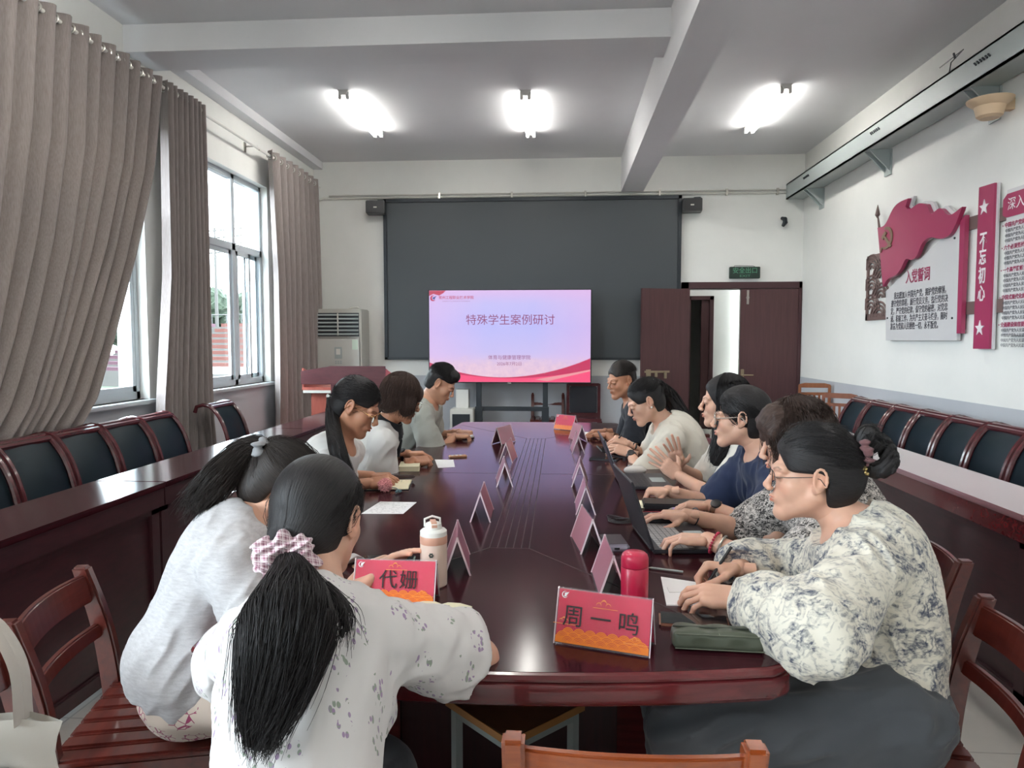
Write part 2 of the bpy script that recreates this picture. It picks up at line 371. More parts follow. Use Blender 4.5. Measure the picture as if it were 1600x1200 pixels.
# ------------------------------------------------------------------ ceiling tube lights
tube_m = emit('lit_tube', (1.0, .98, .93), 14)
def ceiling_light(x, y, label):
    e = empty('ceiling_light', (x, y, ZC), 0, label, 'ceiling light', 'twin tube ceiling lights')
    bm = bmesh.new(); prism(bm, [(-.05, 0), (.05, 0), (.022, -.045), (-.022, -.045)], -.63, .63, 'y'); obj('light_housing', fixn(bm), M['white'], e)
    for s in (-1, 1):
        bm = bmesh.new(); tube(bm, [(s * .034, -.58, -.058), (s * .034, .58, -.058)], .0135, 12); obj('light_tube', bm, tube_m, e, smooth=True)
        for q in (-1, 1): obj('tube_holder', fixn(B((s * .034 - .014, s * .034 + .014, q * .6 - .018, q * .6 + .018, -.075, -.01))), M['white'], e, bevel=.003)
    return e
ceiling_light(-1.94, 6.93, 'lit twin tube ceiling light nearest the window curtains, left of the middle one')
ceiling_light(-.32, 7.05, 'lit twin tube ceiling light in the middle above the dark board')
ceiling_light(1.96, 7.05, 'lit twin tube ceiling light beyond the long ceiling beam, nearest the grey steel channel')
for x in (-1.94, -.32, 1.96):
    w3 = {-1.94: 'on the window side', -.32: 'along the middle', 1.96: 'beside the steel channel'}[x]
    ceiling_light(x, 3.2, 'lit twin tube ceiling light overhead %s above the near table' % w3); ceiling_light(x, -.6, 'lit twin tube ceiling light %s behind the photographer' % w3)

# ------------------------------------------------------------------ dark board and screen
e = empty('projection_board', (-.37, YB, 1.15), label='large dark grey wall board with thin black frame behind the lit screen', cat='board')
bm_m = mat('board_grey', srgb('#41464a'), .5)
obj('board_panel', fixn(B((-1.79, 1.79, -.05, -.01, .03, 1.95))), bm_m, e)
obj('board_frame', fixn(B((-1.83, -1.79, -.07, 0, 0, 1.99), (1.79, 1.83, -.07, 0, 0, 1.99), (-1.83, 1.83, -.07, 0, 1.95, 1.99), (-1.83, 1.83, -.07, 0, 0, .03))), M['dark'], e)
TVY = 8.3
e = empty('display_screen', (-.597, TVY, 0), label='large lit presentation screen on a rolling stand before the board', cat='television')
W2, z0, z1 = .965, .885, 1.99
obj('screen_case', fixn(B((-W2, W2, 0, .06, z0, z1))), M['black'], e, bevel=.004)
ms = emit('slide_background', (.8, .8, 1), 1.0); v = coords(ms, (1, 1, 1)); b = bsdf(ms)
sx = N(ms, 'ShaderNodeSeparateXYZ'); L(ms, v, sx.inputs[0])
zz = mth(ms, 'DIVIDE', mth(ms, 'SUBTRACT', sx.outputs[2], z0), z1 - z0)
cA = ramp(ms, zz, [(.1, srgb('#ecc4d4')), (.33, srgb('#c4bcf0')), (.6, srgb('#b2b6f6')), (.85, srgb('#bfbcf4')), (1, srgb('#dcb8ea'))])
xx = mth(ms, 'ABSOLUTE', sx.outputs[0]); side = ramp(ms, mth(ms, 'DIVIDE', xx, W2), [(.3, (0, 0, 0)), (1, (1, 1, 1))])
cB = mix(ms, mth(ms, 'MULTIPLY', side, .55), cA, srgb('#e2b4e6'))
mt = noise(ms, coords(ms, (1, 1, 2.2)), 5, 9, .7); lev = mth(ms, 'ADD', mth(ms, 'MULTIPLY', mt, .32), .12)
below = ramp(ms, mth(ms, 'SUBTRACT', lev, zz), [(.0, (0, 0, 0)), (.09, (1, 1, 1))])
cC = mix(ms, mth(ms, 'MULTIPLY', below, .6), cB, ramp(ms, noise(ms, coords(ms), 14, 8, .7), [(.3, srgb('#c8a8cc')), (.65, srgb('#f7d3d3'))]))
cC = mix(ms, mth(ms, 'MULTIPLY', noise(ms, coords(ms), 2.2, 4), .3), cC, srgb('#e6d0fb'))
L(ms, cC, b.inputs['Emission Color']); b.inputs['Emission Strength'].default_value = .245
obj('screen_face', fixn(B((-W2 + .012, W2 - .012, -.003, .001, z0 + .014, z1 - .01))), ms, e)
def slide_shape(name, pts, col, y, s=.22):
    bm = bmesh.new(); prism(bm, pts, y, y + .0008, 'y'); obj(name, fixn(bm), emit(name + '_glow', col, s), e)
xl, xr_, zb = -W2 + .013, W2 - .013, z0 + .015
def curve(fn, n=40): return [(xl + (xr_ - xl) * i / n, fn(i / n)) for i in range(n + 1)]
slide_shape('slide_ribbon_back', [(xl, zb)] + curve(lambda t: zb + .055 + .75 * (abs(t - .45)) ** 2 * (1.0 if t > .45 else 1.15)) + [(xr_, zb)], srgb('#d22f62'), -.005)
slide_shape('slide_ribbon_front', [(xl, zb)] + curve(lambda t: zb + .045 + .42 * (abs(t - .5)) ** 2) + [(xr_, zb)], srgb('#ee4a78'), -.0065, .27)
slide_shape('slide_ribbon_fold', [(.45, zb + .01), (.7, zb + .07), (xr_, zb + .13), (xr_, zb + .15), (.7, zb + .1), (.3, zb + .03)], srgb('#f9a0a8'), -.0075)
slide_shape('slide_corner_ribbon', [(xl, z1 - .012), (xl + .2, z1 - .012), (xl + .17, z1 - .04), (xl + .12, z1 - .07), (xl + .05, z1 - .05), (xl, z1 - .075)], srgb('#c93c5e'), -.005)
dk = emit('slide_text_ink', srgb('#9c3c78'), .2)
X1, U1 = (1, 0, 0), (0, 0, 1)
text('slide_title', '特殊学生案例研讨', .132, (.01, -.006, 1.625), X1, U1, dk, e)
text('slide_subtitle', '体育与健康管理学院', .056, (.0, -.006, 1.187), X1, U1, dk, e)
text('slide_date', '2026年7月2日', .05, (.0, -.006, 1.112), X1, U1, dk, e)
rd = emit('slide_logo_red', srgb('#c92e58'), .22); bl = emit('slide_logo_blue', srgb('#2c4a9a'), .22)
text('slide_school_name', '常州工程职业技术学院', .042, (-.63, -.006, 1.893), X1, U1, rd, e, bold=.01)
text('slide_school_name', 'CHANGZHOU VOCATIONAL INSTITUTE OF ENGINEERING', .0125, (-.63, -.006, 1.852), X1, U1, dk, e)
def ring_pts(cx, cz, r, a0, a1, wd, n=16):
    o_ = [(cx + r * math.cos(a0 + (a1 - a0) * i / n), cz + r * math.sin(a0 + (a1 - a0) * i / n)) for i in range(n + 1)]
    i_ = [(cx + (r - wd * math.sin(PI * i / n)) * math.cos(a0 + (a1 - a0) * i / n), cz + (r - wd * math.sin(PI * i / n)) * math.sin(a0 + (a1 - a0) * i / n)) for i in range(n + 1)]
    return o_ + i_[::-1]
def logo(parent, mr, mb, f, s=1):
    """crescent plus swooping bird; f maps local (x,z) outlines to a mesh"""
    f('logo_crescent', ring_pts(0, 0, .034 * s, math.radians(60), math.radians(330), .022 * s), mr, parent)
    f('logo_bird', [(-.012 * s, -.012 * s), (0, .002 * s), (-.01 * s, .012 * s), (.008 * s, .012 * s), (.045 * s, .03 * s), (.026 * s, .006 * s), (.02 * s, -.012 * s), (.006 * s, -.02 * s), (.008 * s, -.006 * s)], mb, parent)
def f_tv(nm, pts, m_, par):
    bm = bmesh.new(); prism(bm, [(x - .905, z + 1.888) for x, z in pts], -.0085, -.0075, 'y'); obj(nm, fixn(bm), m_, par)
logo(e, rd, bl, f_tv)
obj('screen_badge', fixn(B((-.02, .02, -.01, 0, z0 - .006, z0 + .008))), M['steel'], e)
for x in (-.37, .425):
    st = obj('stand_post', fixn(B((x - .03, x + .03, .03, .09, .06, 1.6))), M['dark'], e, bevel=.004)
    obj('post_sleeve', fixn(B((x - .042, x + .042, .02, .1, .06, .6))), M['dark'], st)
    obj('stand_foot', fixn(B((x - .04, x + .04, -.32, .42, .05, .1))), M['dark'], e, bevel=.006)
    for y in (-.28, .38):
        bm = bmesh.new(); tube(bm, [(x - .015, y, .028), (x + .015, y, .028)], .028, 14); obj('stand_wheel', bm, M['black'], e)
obj('stand_crossbar', fixn(B((-.37, .425, .04, .08, .55, .6))), M['dark'], e)

# ------------------------------------------------------------------ floor standing air conditioner
e = empty('air_conditioner', (-2.665, 8.5, 0), label='tall off-white floor-standing air conditioner by the back wall', cat='air conditioner')
obj('conditioner_cabinet', fixn(B((-.28, .28, -.16, .2, 0, 1.77))), mat('aged_white_casing', srgb('#b9b8b1'), .45), e, bevel=.012)
obj('front_panel', fixn(B((-.262, .262, -.172, -.16, .25, 1.42))), mat('grey_white_panel', srgb('#c4c4be'), .4), e, bevel=.006)
gr = obj('air_outlet', fixn(B((-.255, .255, -.166, -.158, 1.44, 1.72))), M['dark'], e)
for k in range(6):
    bm = bmesh.new(); bx(bm, -.25, .25, -.012, .012, -.006, .006, Matrix.Translation((0, -.172, 1.465 + k * .046)) @ Matrix.Rotation(.7, 4, 'X')); obj('louver_blade', fixn(bm), M['greymetal'], gr)
bm = bmesh.new(); bx(bm, -.006, .006, -.188, -.17, 1.45, 1.715); obj('louver_rod', fixn(bm), M['offwhite'], gr)
cp = obj('control_panel', fixn(B((-.045, .045, -.178, -.172, 1.17, 1.31))), M['greymetal'], e); obj('display_window', fixn(B((-.025, .025, -.181, -.178, 1.22, 1.29))), M['white'], cp)
obj('control_button', fixn(B(*[(-.04 + .03 * i, -.02 + .03 * i, -.176, -.172, 1.11 + .022 * j, 1.124 + .022 * j) for i in range(3) for j in range(2)])), M['greymetal'], e)
obj('energy_label', fixn(B((.17, .24, -.174, -.172, 1.28, 1.4))), mat('energy_sticker', srgb('#cfe0d0'), .5), e)
bm = bmesh.new(); tube(bm, [(.1, -.05, 1.77), (.14, -.05, 1.79), (.2, -.02, 1.79), (.23, -.04, 1.775)], .012, 6); o = obj('crumpled_cloth', bm, M['offwhite'], smooth=True); o.location = (-2.665, 8.5, 0); tag(o, 'small crumpled rag on top of the air conditioner', 'rag')

# small white cabinet heater beside the stand
e = empty('white_heater', (-1.16, 8.35, 0), label='low white cabinet appliance with dark grille behind the person in grey', cat='appliance')
obj('heater_case', fixn(B((-.14, .14, -.12, .15, 0, .58))), M['offwhite'], e, bevel=.01)
gg = obj('dark_grille', fixn(B((-.11, .1, -.126, -.12, .1, .52))), M['dark'], e)
o = obj('white_carton', fixn(B((-1.25, -1.1, 8.4, 8.55, .58, .8))), M['white']); tag(o, 'small white carton on top of the low white appliance', 'box')

# ------------------------------------------------------------------ podium
e = empty('podium', (-2.12, 7.05, 0), label='red veneered speaker podium at the end of the window-side desks', cat='podium')
bm = bmesh.new(); prism(bm, [(-.42, .96), (.42, .96), (.42, 1.14), (-.12, 1.14), (-.42, 1.09)], -.3, -.27, 'y')
obj('podium_back_panel', fixn(bm), M['podiumdark'], e, bevel=.003)
bm = bmesh.new(); v0 = [(-.42, -.27, .96), (-.42, .35, .93), (-.42, .35, 1.02), (-.42, -.27, 1.12)]
prism(bm, [(-.27, .93), (.3, .9), (.3, .98), (-.27, 1.12)], -.42, -.4, 'x'); prism(bm, [(-.27, .93), (.3, .9), (.3, .98), (-.27, 1.12)], .4, .42, 'x'); bx(bm, -.42, .42, -.28, .3, .9, .93)
obj('podium_upper', fixn(bm), M['podiumred'], e, bevel=.003)
obj('podium_ledge', fixn(B((-.4, .4, -.3, .28, .875, .9))), M['offwhite'], e)
obj('podium_body', fixn(B((-.34, .34, -.24, .26, .0, .875))), M['podiumred'], e)
obj('podium_front_panel', fixn(B((-.12, .42, -.305, -.27, .6, .96))), M['podiumdark'], e)
# ------------------------------------------------------------------ pipes low on the left wall by the corner
bm = bmesh.new(); tube(bm, [(-3.04, 8.2, 0.0), (-3.04, 8.2, .9)], .02, 8); tube(bm, [(-3.04, 7.8, .0), (-3.04, 7.8, .62), (-3.04, 8.0, .65), (-3.04, 8.2, .65)], .016, 8)
o = obj('wall_pipe', bm, M['greymetal'], smooth=True); tag(o, 'grey water pipes low on the wall beside the far curtain', 'pipe')
# ------------------------------------------------------------------ curtains
def curtain(name, edge_l, edge_r, zt, n_fold, amp, label, x0=-2.96, sag=None, ntop=None):
    """edge_l / edge_r: [(t, y)] from top t=0 to bottom t=1 (t runs over z from zt to zb)"""
    e = empty(name, (0, 0, 0), label=label, cat='curtain', group='beige linen curtains')
    zb = edge_l[0][2]; nu, nv = n_fold * 14, 46
    tl = [p[0] for p in edge_l]; yl = [p[1] for p in edge_l]; tr = [p[0] for p in edge_r]; yr = [p[1] for p in edge_r]
    bm = bmesh.new(); G = []
    ph = [random.uniform(-.5, .5) for _ in range(n_fold + 2)]; am = [random.uniform(.75, 1.15) for _ in range(n_fold + 2)]
    for j in range(nv + 1):
        t = j / nv; row = []
        # smooth edges
        a = np.interp(t, tl, yl); b = np.interp(t, tr, yr); z = zt + (zb - zt) * t
        wid = b - a; w0 = yr[0] - yl[0]
        for i in range(nu + 1):
            u = i / nu; k = u * n_fold; ki = int(k)
            pw = u + .018 * math.sin(9 * u + 3.1 * t + ph[0]) * t
            y = a + wid * pw
            A = amp * am[min(ki, n_fold)] * (1 + .35 * (1 - min(1, wid / w0)) * 1)
            c = math.cos(2 * PI * k + .5 * t * math.sin(2.3 * k + ph[1]))
            c = math.copysign(abs(c) ** .8, c)
            x = x0 + A * c + .012 * t * math.sin(5 * k + 4 * t) + (.02 * t * math.sin(k * .9 + 1))
            zz = z + (sag(u, t) if sag else 0)
            row.append(bm.verts.new((x, y + .25 * A * math.sin(2 * PI * k) * .3, zz)))
        G.append(row)
    for j in range(nv):
        for i in range(nu): bm.faces.new((G[j][i], G[j][i + 1], G[j + 1][i + 1], G[j + 1][i]))
    o = obj('curtain_fabric', bm, M['curtain'], e, smooth=True, auto=False)
    s = o.modifiers.new('thickness', 'SOLIDIFY'); s.thickness = .003
    # eyelet rings where the cloth crosses the rod
    for k in range(n_fold * 2):
        u = (k + .5) / (2 * n_fold); y = yl[0] + (yr[0] - yl[0]) * u
        bm = bmesh.new(); tube(bm, [(x0 + .0 + .028 * math.cos(a_), y + .010 * math.cos(a_), zt - .055 + .028 * math.sin(a_)) for a_ in [2 * PI * q / 14 for q in range(14)]], .006, 6, close=True)
        obj('eyelet_ring', bm, M['steel'], e, smooth=True)
    return e
RZ = 3.27
curtain('curtain', [(0, 1.35, .86), (1, 1.35)], [(0, 5.12), (.3, 4.98), (.55, 4.76), (.78, 4.5), (.93, 4.3), (1, 4.12)], RZ + .055, 27, .042, 'widest beige eyelet curtain, swept back at its foot behind the bank chairs')
curtain('curtain', [(0, 5.17, .12), (.45, 5.12), (.75, 4.98), (1, 4.95)], [(0, 5.74), (.4, 5.74), (.8, 5.74), (1, 5.8)], RZ + .055, 8, .045, 'narrow closely gathered beige curtain hanging between the two windows')
curtain('curtain', [(0, 7.08, .12), (.4, 7.15), (1, 7.1)], [(0, 8.43), (.5, 8.5), (1, 8.6)], RZ + .055, 8, .05, 'beige curtain hanging beside the far corner and the podium')
bm = bmesh.new(); tube(bm, [(-2.96, .5, RZ), (-2.96, 8.6, RZ)], .014, 12); o = obj('curtain_rod', bm, M['white'], smooth=True); tag(o, 'long white curtain rod above the windows', 'curtain rod')
for y in (1.2, 5.16, 6.85, 8.5):
    bm = bmesh.new(); tube(bm, [(-3.1, y, RZ + .02), (-2.97, y, RZ + .02), (-2.95, y, RZ - .02)], .007, 6); bx(bm, -3.1, -3.09, y - .02, y + .02, RZ - .03, RZ + .06); obj('rod_bracket', fixn(bm), M['steel'], o)

# ------------------------------------------------------------------ green leather bank chairs along both walls
def bank_chair(label, group):
    e = empty('bank_chair', (0, 0, 0), 0, label, 'chair', group)      # faces +y in its own frame, back at -y; width .39
    W_ = .178
    prof = [(-.02, .40), (-.06, .55), (-.10, .70), (-.15, .80), (-.21, .865), (-.27, .88)]
    prof = bez([(0, a, b) for a, b in prof], 20)
    bm = bmesh.new(); r1 = []
    for p in prof: r1.append([bm.verts.new((x, p[1] + .0 + .018 * math.cos(x / W_ * PI / 2), p[2])) for x in np.linspace(-W_, W_, 9)])
    for a, b in zip(r1, r1[1:]):
        for j in range(8): bm.faces.new((a[j], a[j + 1], b[j + 1], b[j]))
    geo = bmesh.ops.solidify(bm, geom=bm.faces[:], thickness=.03)
    obj('backrest', fixn(bm), M['leather'], e, smooth=True)
    for s in (-1, 1):
        bm = bmesh.new(); pts = [(s * W_, .02, .02), (s * W_, .0, .4)] + [(s * W_, p[1] + .012, p[2] + .0) for p in prof[3:]] + [(s * W_, -.31, .865), (s * W_, -.325, .82)]
        tube(bm, pts, .016, 8); obj('frame_side', bm, M['chairframe'], e, smooth=True)
        bm = bmesh.new(); tube(bm, [(s * W_, .4, 0), (s * W_, .4, .4)], .018, 8); obj('leg', bm, M['chairframe'], e, smooth=True)
    bm = bmesh.new(); tube(bm, [(-W_, -.19, .862), (W_, -.19, .862)], .018, 8); tube(bm, [(-W_, -.22, .875), (W_, -.22, .875)], .018, 8); obj('top_rail', bm, M['chairframe'], e, smooth=True)
    bm = bmesh.new(); bx(bm, -W_, W_, -.01, .42, .38, .45); obj('seat', fixn(bm), M['leather'], e, bevel=.02)
    return e
proto = bank_chair('blue-green leather bank chair', '')
first = True
ysR = [6.28 - .4 * k for k in range(9)]
for i, y in enumerate(ysR):
    o = proto if first else copy_thing(proto); first = False
    o.location = (2.42, y, 0); o.rotation_euler = (0, 0, PI / 2)
    nth = ['first', 'second', 'third', 'fourth', 'fifth', 'sixth', 'seventh', 'eighth', 'ninth'][i]
    tag(o, 'dark blue-green leather chair against the right wall, %s counted from the slatted wooden chairs' % nth, 'chair', 'leather chairs against the right wall')
ysL = [4.62, 4.22, 3.82, 3.42, 3.02, 2.62, 2.22]
for i, y in enumerate(ysL):
    o = copy_thing(proto); o.location = (-2.56, y, 0); o.rotation_euler = (0, 0, -PI / 2)
    nth = ['first', 'second', 'third', 'fourth', 'fifth', 'sixth', 'seventh'][i]
    tag(o, 'dark blue leather chair under the windows, %s counted from the gathered middle curtain' % nth, 'chair', 'leather chairs under the windows')
o = copy_thing(proto); o.location = (-2.56, 5.55, 0); o.rotation_euler = (0, 0, -PI / 2)
tag(o, 'dark blue leather chair standing alone beyond the gathered middle curtain', 'chair', 'leather chairs under the windows')

# ------------------------------------------------------------------ long outer desks
def outer_desk(name, xin, xout, y0, y1, top, label, grp):
    """xin: the edge towards the room centre"""
    s = 1 if xout > xin else -1
    e = empty(name, (xin, y0, 0), 0, label, 'desk', grp)
    Ln = y1 - y0; W_ = abs(xout - xin)
    a, b = (0, s * W_); lo, hi = min(a, b), max(a, b)
    obj('desk_top', fixn(B((lo, hi, .001, Ln - .001, .735, .76))), top, e, bevel=.006)
    lo2, hi2 = sorted((s * .012, s * .03))
    obj('desk_apron', fixn(B((lo2, hi2, .004, Ln - .004, .655, .737))), M['tableedge'] if s > 0 else M['deskfront'], e)
    lo3, hi3 = sorted((s * .05, s * .07))
    p = obj('modesty_panel', fixn(B((lo3, hi3, 0.004, Ln - .004, .03, .66))), M['deskfront'], e)
    lo4, hi4 = sorted((s * .035, s * .055))
    obj('panel_frame', fixn(B((lo4, hi4, .004, .07, .03, .655), (lo4, hi4, Ln - .07, Ln - .004, .03, .655), (lo4, hi4, .004, Ln - .004, .03, .09), (lo4, hi4, .004, Ln - .004, .62, .655))), M['tableside'], p, bevel=.004)
    for yy in (.02, Ln - .04):
        l2, h2 = sorted((s * .06, s * (W_ - .03)))
        obj('desk_side', fixn(B((l2, h2, yy, yy + .02, 0, .735))), M['tableside'], e)
    return e
nmL = ['left desk row, section at the near end', 'left desk row, section just past the seated person in white knit', 'left desk row, section before the podium']
for i, (a, b) in enumerate([(1.2, 3.0), (3.0, 4.9), (4.9, 6.72)]):
    outer_desk('long_desk', -1.75, -2.09, a, b, M['tabletop'], 'dark polished long desk of the window-side row, ' + ['section at the near end', 'middle section with sheen from the window', 'section ending at the podium'][i], 'long desks by the windows')
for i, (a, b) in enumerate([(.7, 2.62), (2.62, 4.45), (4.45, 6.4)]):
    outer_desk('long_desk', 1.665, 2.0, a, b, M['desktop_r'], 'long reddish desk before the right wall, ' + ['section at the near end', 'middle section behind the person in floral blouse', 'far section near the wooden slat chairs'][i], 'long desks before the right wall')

# ------------------------------------------------------------------ main conference table
TC = -.155
def half(y):      # half width along the table
    t = (y - 1.3) / 4.1; return .6 + .115 * math.sin(PI * max(0, min(1, t)))
def table_outline(off=0, n=28):
    y0, y1 = 1.345, 5.4; pts = []
    ys = np.linspace(y0 + .03, y1 - .03, n)
    L_ = [(TC - half(y) + off, y) for y in ys]; R_ = [(TC + half(y) - off, y) for y in ys]
    near = [(TC + t * (half(y0) - .035 - off), y0 - .055 * (1 - t * t) + off) for t in np.linspace(-1, 1, 15)]
    far = [(TC - t * (half(y1) - .035 - off), y1 + .03 * (1 - t * t) - off) for t in np.linspace(-1, 1, 15)]
    return near + R_ + far + L_[::-1]
tb = empty('conference_table', (TC, 3.35, 0), label='long glossy dark red conference table that the people sit around', cat='table')
def loc(pts): return [(x - TC, y - 3.35) for x, y in pts]
bm = bmesh.new(); prism(bm, loc(table_outline(.012)), .752, .76); obj('table_top', fixn(bm), M['tabletop'], tb)
bm = bmesh.new(); prof = [(.014, .7598), (.004, .757), (0, .75), (.001, .745), (.006, .742), (.001, .738), (0, .705), (.006, .696), (.02, .694)]
rings = [[bm.verts.new((x, y, z)) for x, y in loc(table_outline(o_))] for o_, z in prof]; n = len(rings[0])
for a, b in zip(rings, rings[1:]):
    for i in range(n): bm.faces.new((a[i], a[(i + 1) % n], b[(i + 1) % n], b[i]))
bm.faces.new(rings[-1]); obj('table_edge', fixn(bm), M['tableedge'], tb, smooth=True)
# inlay seams: grooves in the veneer
seam = mat('inlay_seam', srgb('#241015'), .6)
def strip(bm, a, b, w_=.0022):
    a = Vector((*a, 0)); b = Vector((*b, 0)); d = (b - a).normalized(); nn = Vector((-d.y, d.x, 0)) * w_; z = .7602
    vs = [bm.verts.new((p.x - TC, p.y - 3.35, z)) for p in (a - nn, b - nn, b + nn, a + nn)]; bm.faces.new(vs)
bm = bmesh.new()
for i in range(6):
    x = -.212 + .0242 * i; strip(bm, (x, 2.1), (x, 4.5), .0016)
strip(bm, (-.212, 2.1), (-.091, 2.1)); strip(bm, (-.212, 4.5), (-.091, 4.5))
strip(bm, (-.212, 2.1), (-.74, 1.42)); strip(bm, (-.091, 2.1), (.43, 1.42)); strip(bm, (-.212, 4.5), (-.74, 5.2)); strip(bm, (-.091, 4.5), (.43, 5.2))
strip(bm, (-.85, 3.3), (-.212, 3.3)); strip(bm, (-.091, 3.3), (.55, 3.3))
obj('inlay_line', bm, seam, tb)
bm = B((-.42, .42, -1.26, -1.22, .04, .69), (-.42, .42, 1.5, 1.54, .04, .69), (-.42, -.39, -1.26, 1.54, .04, .69), (.39, .42, -1.26, 1.54, .04, .69)); obj('table_base', fixn(bm), M['tableside'], tb)
obj('base_post', fixn(B((.33, .43, -1.29, -1.2, .0, .69))), M['tableedge'], tb, bevel=.004); obj('base_post', fixn(B((-.43, -.33, -1.29, -1.2, .0, .69))), M['tableedge'], tb, bevel=.004)
obj('base_plinth', fixn(B((-.44, .44, -1.3, 1.58, 0, .05))), M['tableside'], tb)

# ------------------------------------------------------------------ wooden ladder-back chairs
def wooden_chair(wd, label, group=None, w_=.42):
    """faces +y; back posts at -y"""
    e = empty('wooden_chair', (0, 0, 0), 0, label, 'chair', group); hw = w_ / 2
    for s in (-1, 1):
        bm = bmesh.new(); sp = bez([(0, -.17, 0), (0, -.19, .25), (0, -.2, .45), (0, -.225, .62), (0, -.27, .775)], 14); rg = []
        for i, p in enumerate(sp):
            t = i / (len(sp) - 1); d = .02 + .006 * math.sin(PI * t); x = s * (hw - .02)
            rg.append([bm.verts.new((x + a, p[1] + b, p[2])) for a, b in ((-.018, -d), (.018, -d), (.018, d), (-.018, d))])
        for a, b in zip(rg, rg[1:]):
            for j in range(4): bm.faces.new((a[j], a[(j + 1) % 4], b[(j + 1) % 4], b[j]))
        bm.faces.new(rg[0][::-1]); bm.faces.new(rg[-1]); obj('back_post', fixn(bm), wd, e, bevel=.006)
        bm = bmesh.new(); bx(bm, s * (hw - .02) - .018, s * (hw - .02) + .018, .19, .226, 0, .42); obj('leg', fixn(bm), wd, e, bevel=.005)
        bm = bmesh.new(); bx(bm, s * (hw - .02) - .01, s * (hw - .02) + .01, -.18, .2, .2, .235); obj('side_rail', fixn(bm), wd, e, bevel=.003)
    for z, hh, yy in ((.715, .075, -.245), (.6, .035, -.218)):
        bm = bmesh.new(); rg = []
        for x in np.linspace(-hw + .03, hw - .03, 13):
            bow = -.03 * (1 - (x / hw) ** 2); zz = z + (.006 * (1 - (x / hw) ** 2) if hh > .05 else 0)
            rg.append([bm.verts.new((x, yy + bow + a + (b * -.25), zz + b)) for a, b in ((-.009, -hh / 2), (.009, -hh / 2), (.009, hh / 2), (-.009, hh / 2))])
        for a, b in zip(rg, rg[1:]):
            for j in range(4): bm.faces.new((a[j], a[(j + 1) % 4], b[(j + 1) % 4], b[j]))
        bm.faces.new(rg[0][::-1]); bm.faces.new(rg[-1]); obj('back_rail', fixn(bm), wd, e, bevel=.004)
    for k in range(7):
        x = -hw + .03 + k * (w_ - .06) / 6; bm = bmesh.new(); bx(bm, x - .025, x + .025, -.2, .225, .43, .45); obj('seat_slat', fixn(bm), wd, e, bevel=.006)
    bm = B((-hw + .01, hw - .01, .2, .222, .375, .43), (-hw + .01, hw - .01, -.2, -.18, .375, .43), (-hw + .008, -hw + .028, -.19, .21, .375, .43), (hw - .028, hw - .008, -.19, .21, .375, .43)); obj('seat_frame', fixn(bm), wd, e)
    return e
ch = wooden_chair(M['chairwood'], 'dark red wooden chair with slatted seat under the person in white knit top')
ch.location = (-.995, 1.685, 0); ch.rotation_euler = (0, 0, -PI / 2 + .244)
R_ = lambda *a, **k: copy_thing(ch, *a, **k)
gL, gR = 'wooden chairs on the window side of the table', 'wooden chairs on the right side of the table'
ch['group'] = gL
R_((-1.08, 2.78, 0), -PI / 2, label='red wooden chair under the person in white tee with long ponytail and glasses')
R_((-1.05, 3.4, 0), -PI / 2, label='red wooden chair under the person in white polo with black collar')
R_((-1.05, 4.3, 0), -PI / 2, label='red wooden chair under the person in grey tee')
R_((.735, 1.595, 0), 1.42, label='red wooden chair behind the person in floral blouse, nearest the frame edge', group=gR)
R_((.883, 2.235, 0), 1.496, label='red wooden chair behind the person with tousled bob in black and white top', group=gR)
R_((.93, 2.78, 0), PI / 2 - .03, label='red wooden chair under the person in navy tee', group=gR)
R_((.90, 3.25, 0), PI / 2 + .05, label='red wooden chair under the person with long loose hair', group=gR)
R_((.88, 3.74, 0), PI / 2, label='red wooden chair under the person in cream top with ponytail', group=gR)
R_((.70, 4.5, 0), PI / 2, label='red wooden chair under the person in black shirt', group=gR)
R_((-.44, .86, 0), -.05, label='red wooden chair under the person in sprigged white shirt with plaid scrunchie', group='wooden chairs at the near end')
# near orange chair with its back to the camera
fc = wooden_chair(M['chairorange'], 'empty orange-brown wooden chair at the near end with its back to us', 'wooden chairs at the near end', .41)
fc.location = (.115, 1.33, 0); fc.rotation_euler = (0, 0, 0)
# two chairs at the back wall below the screen
R_((-.15, 8.56, 0), PI, label='reddish ladder-back wooden chair below the lit screen', group='chairs along the back wall')
e = empty('framed_chair', (.29, 8.5, 0), PI, 'red framed chair with solid dark upholstered back below the screen edge', 'chair', 'chairs along the back wall')
for s in (-1, 1):
    obj('back_post', fixn(B((s * .19 - .018, s * .19 + .018, -.22, -.18, 0, .86))), M['chairframe'], e, bevel=.004); obj('leg', fixn(B((s * .19 - .018, s * .19 + .018, .18, .22, 0, .44))), M['chairframe'], e)
obj('backrest', fixn(B((-.165, .165, -.22, -.18, .5, .83))), mat('dark_upholstery', srgb('#23232b'), .6), e, bevel=.01)
obj('back_rail', fixn(B((-.19, .19, -.215, -.185, .83, .865), (-.19, .19, -.215, -.185, .47, .5))), M['chairframe'], e); obj('seat', fixn(B((-.2, .2, -.2, .22, .43, .47))), M['chairframe'], e, bevel=.005)
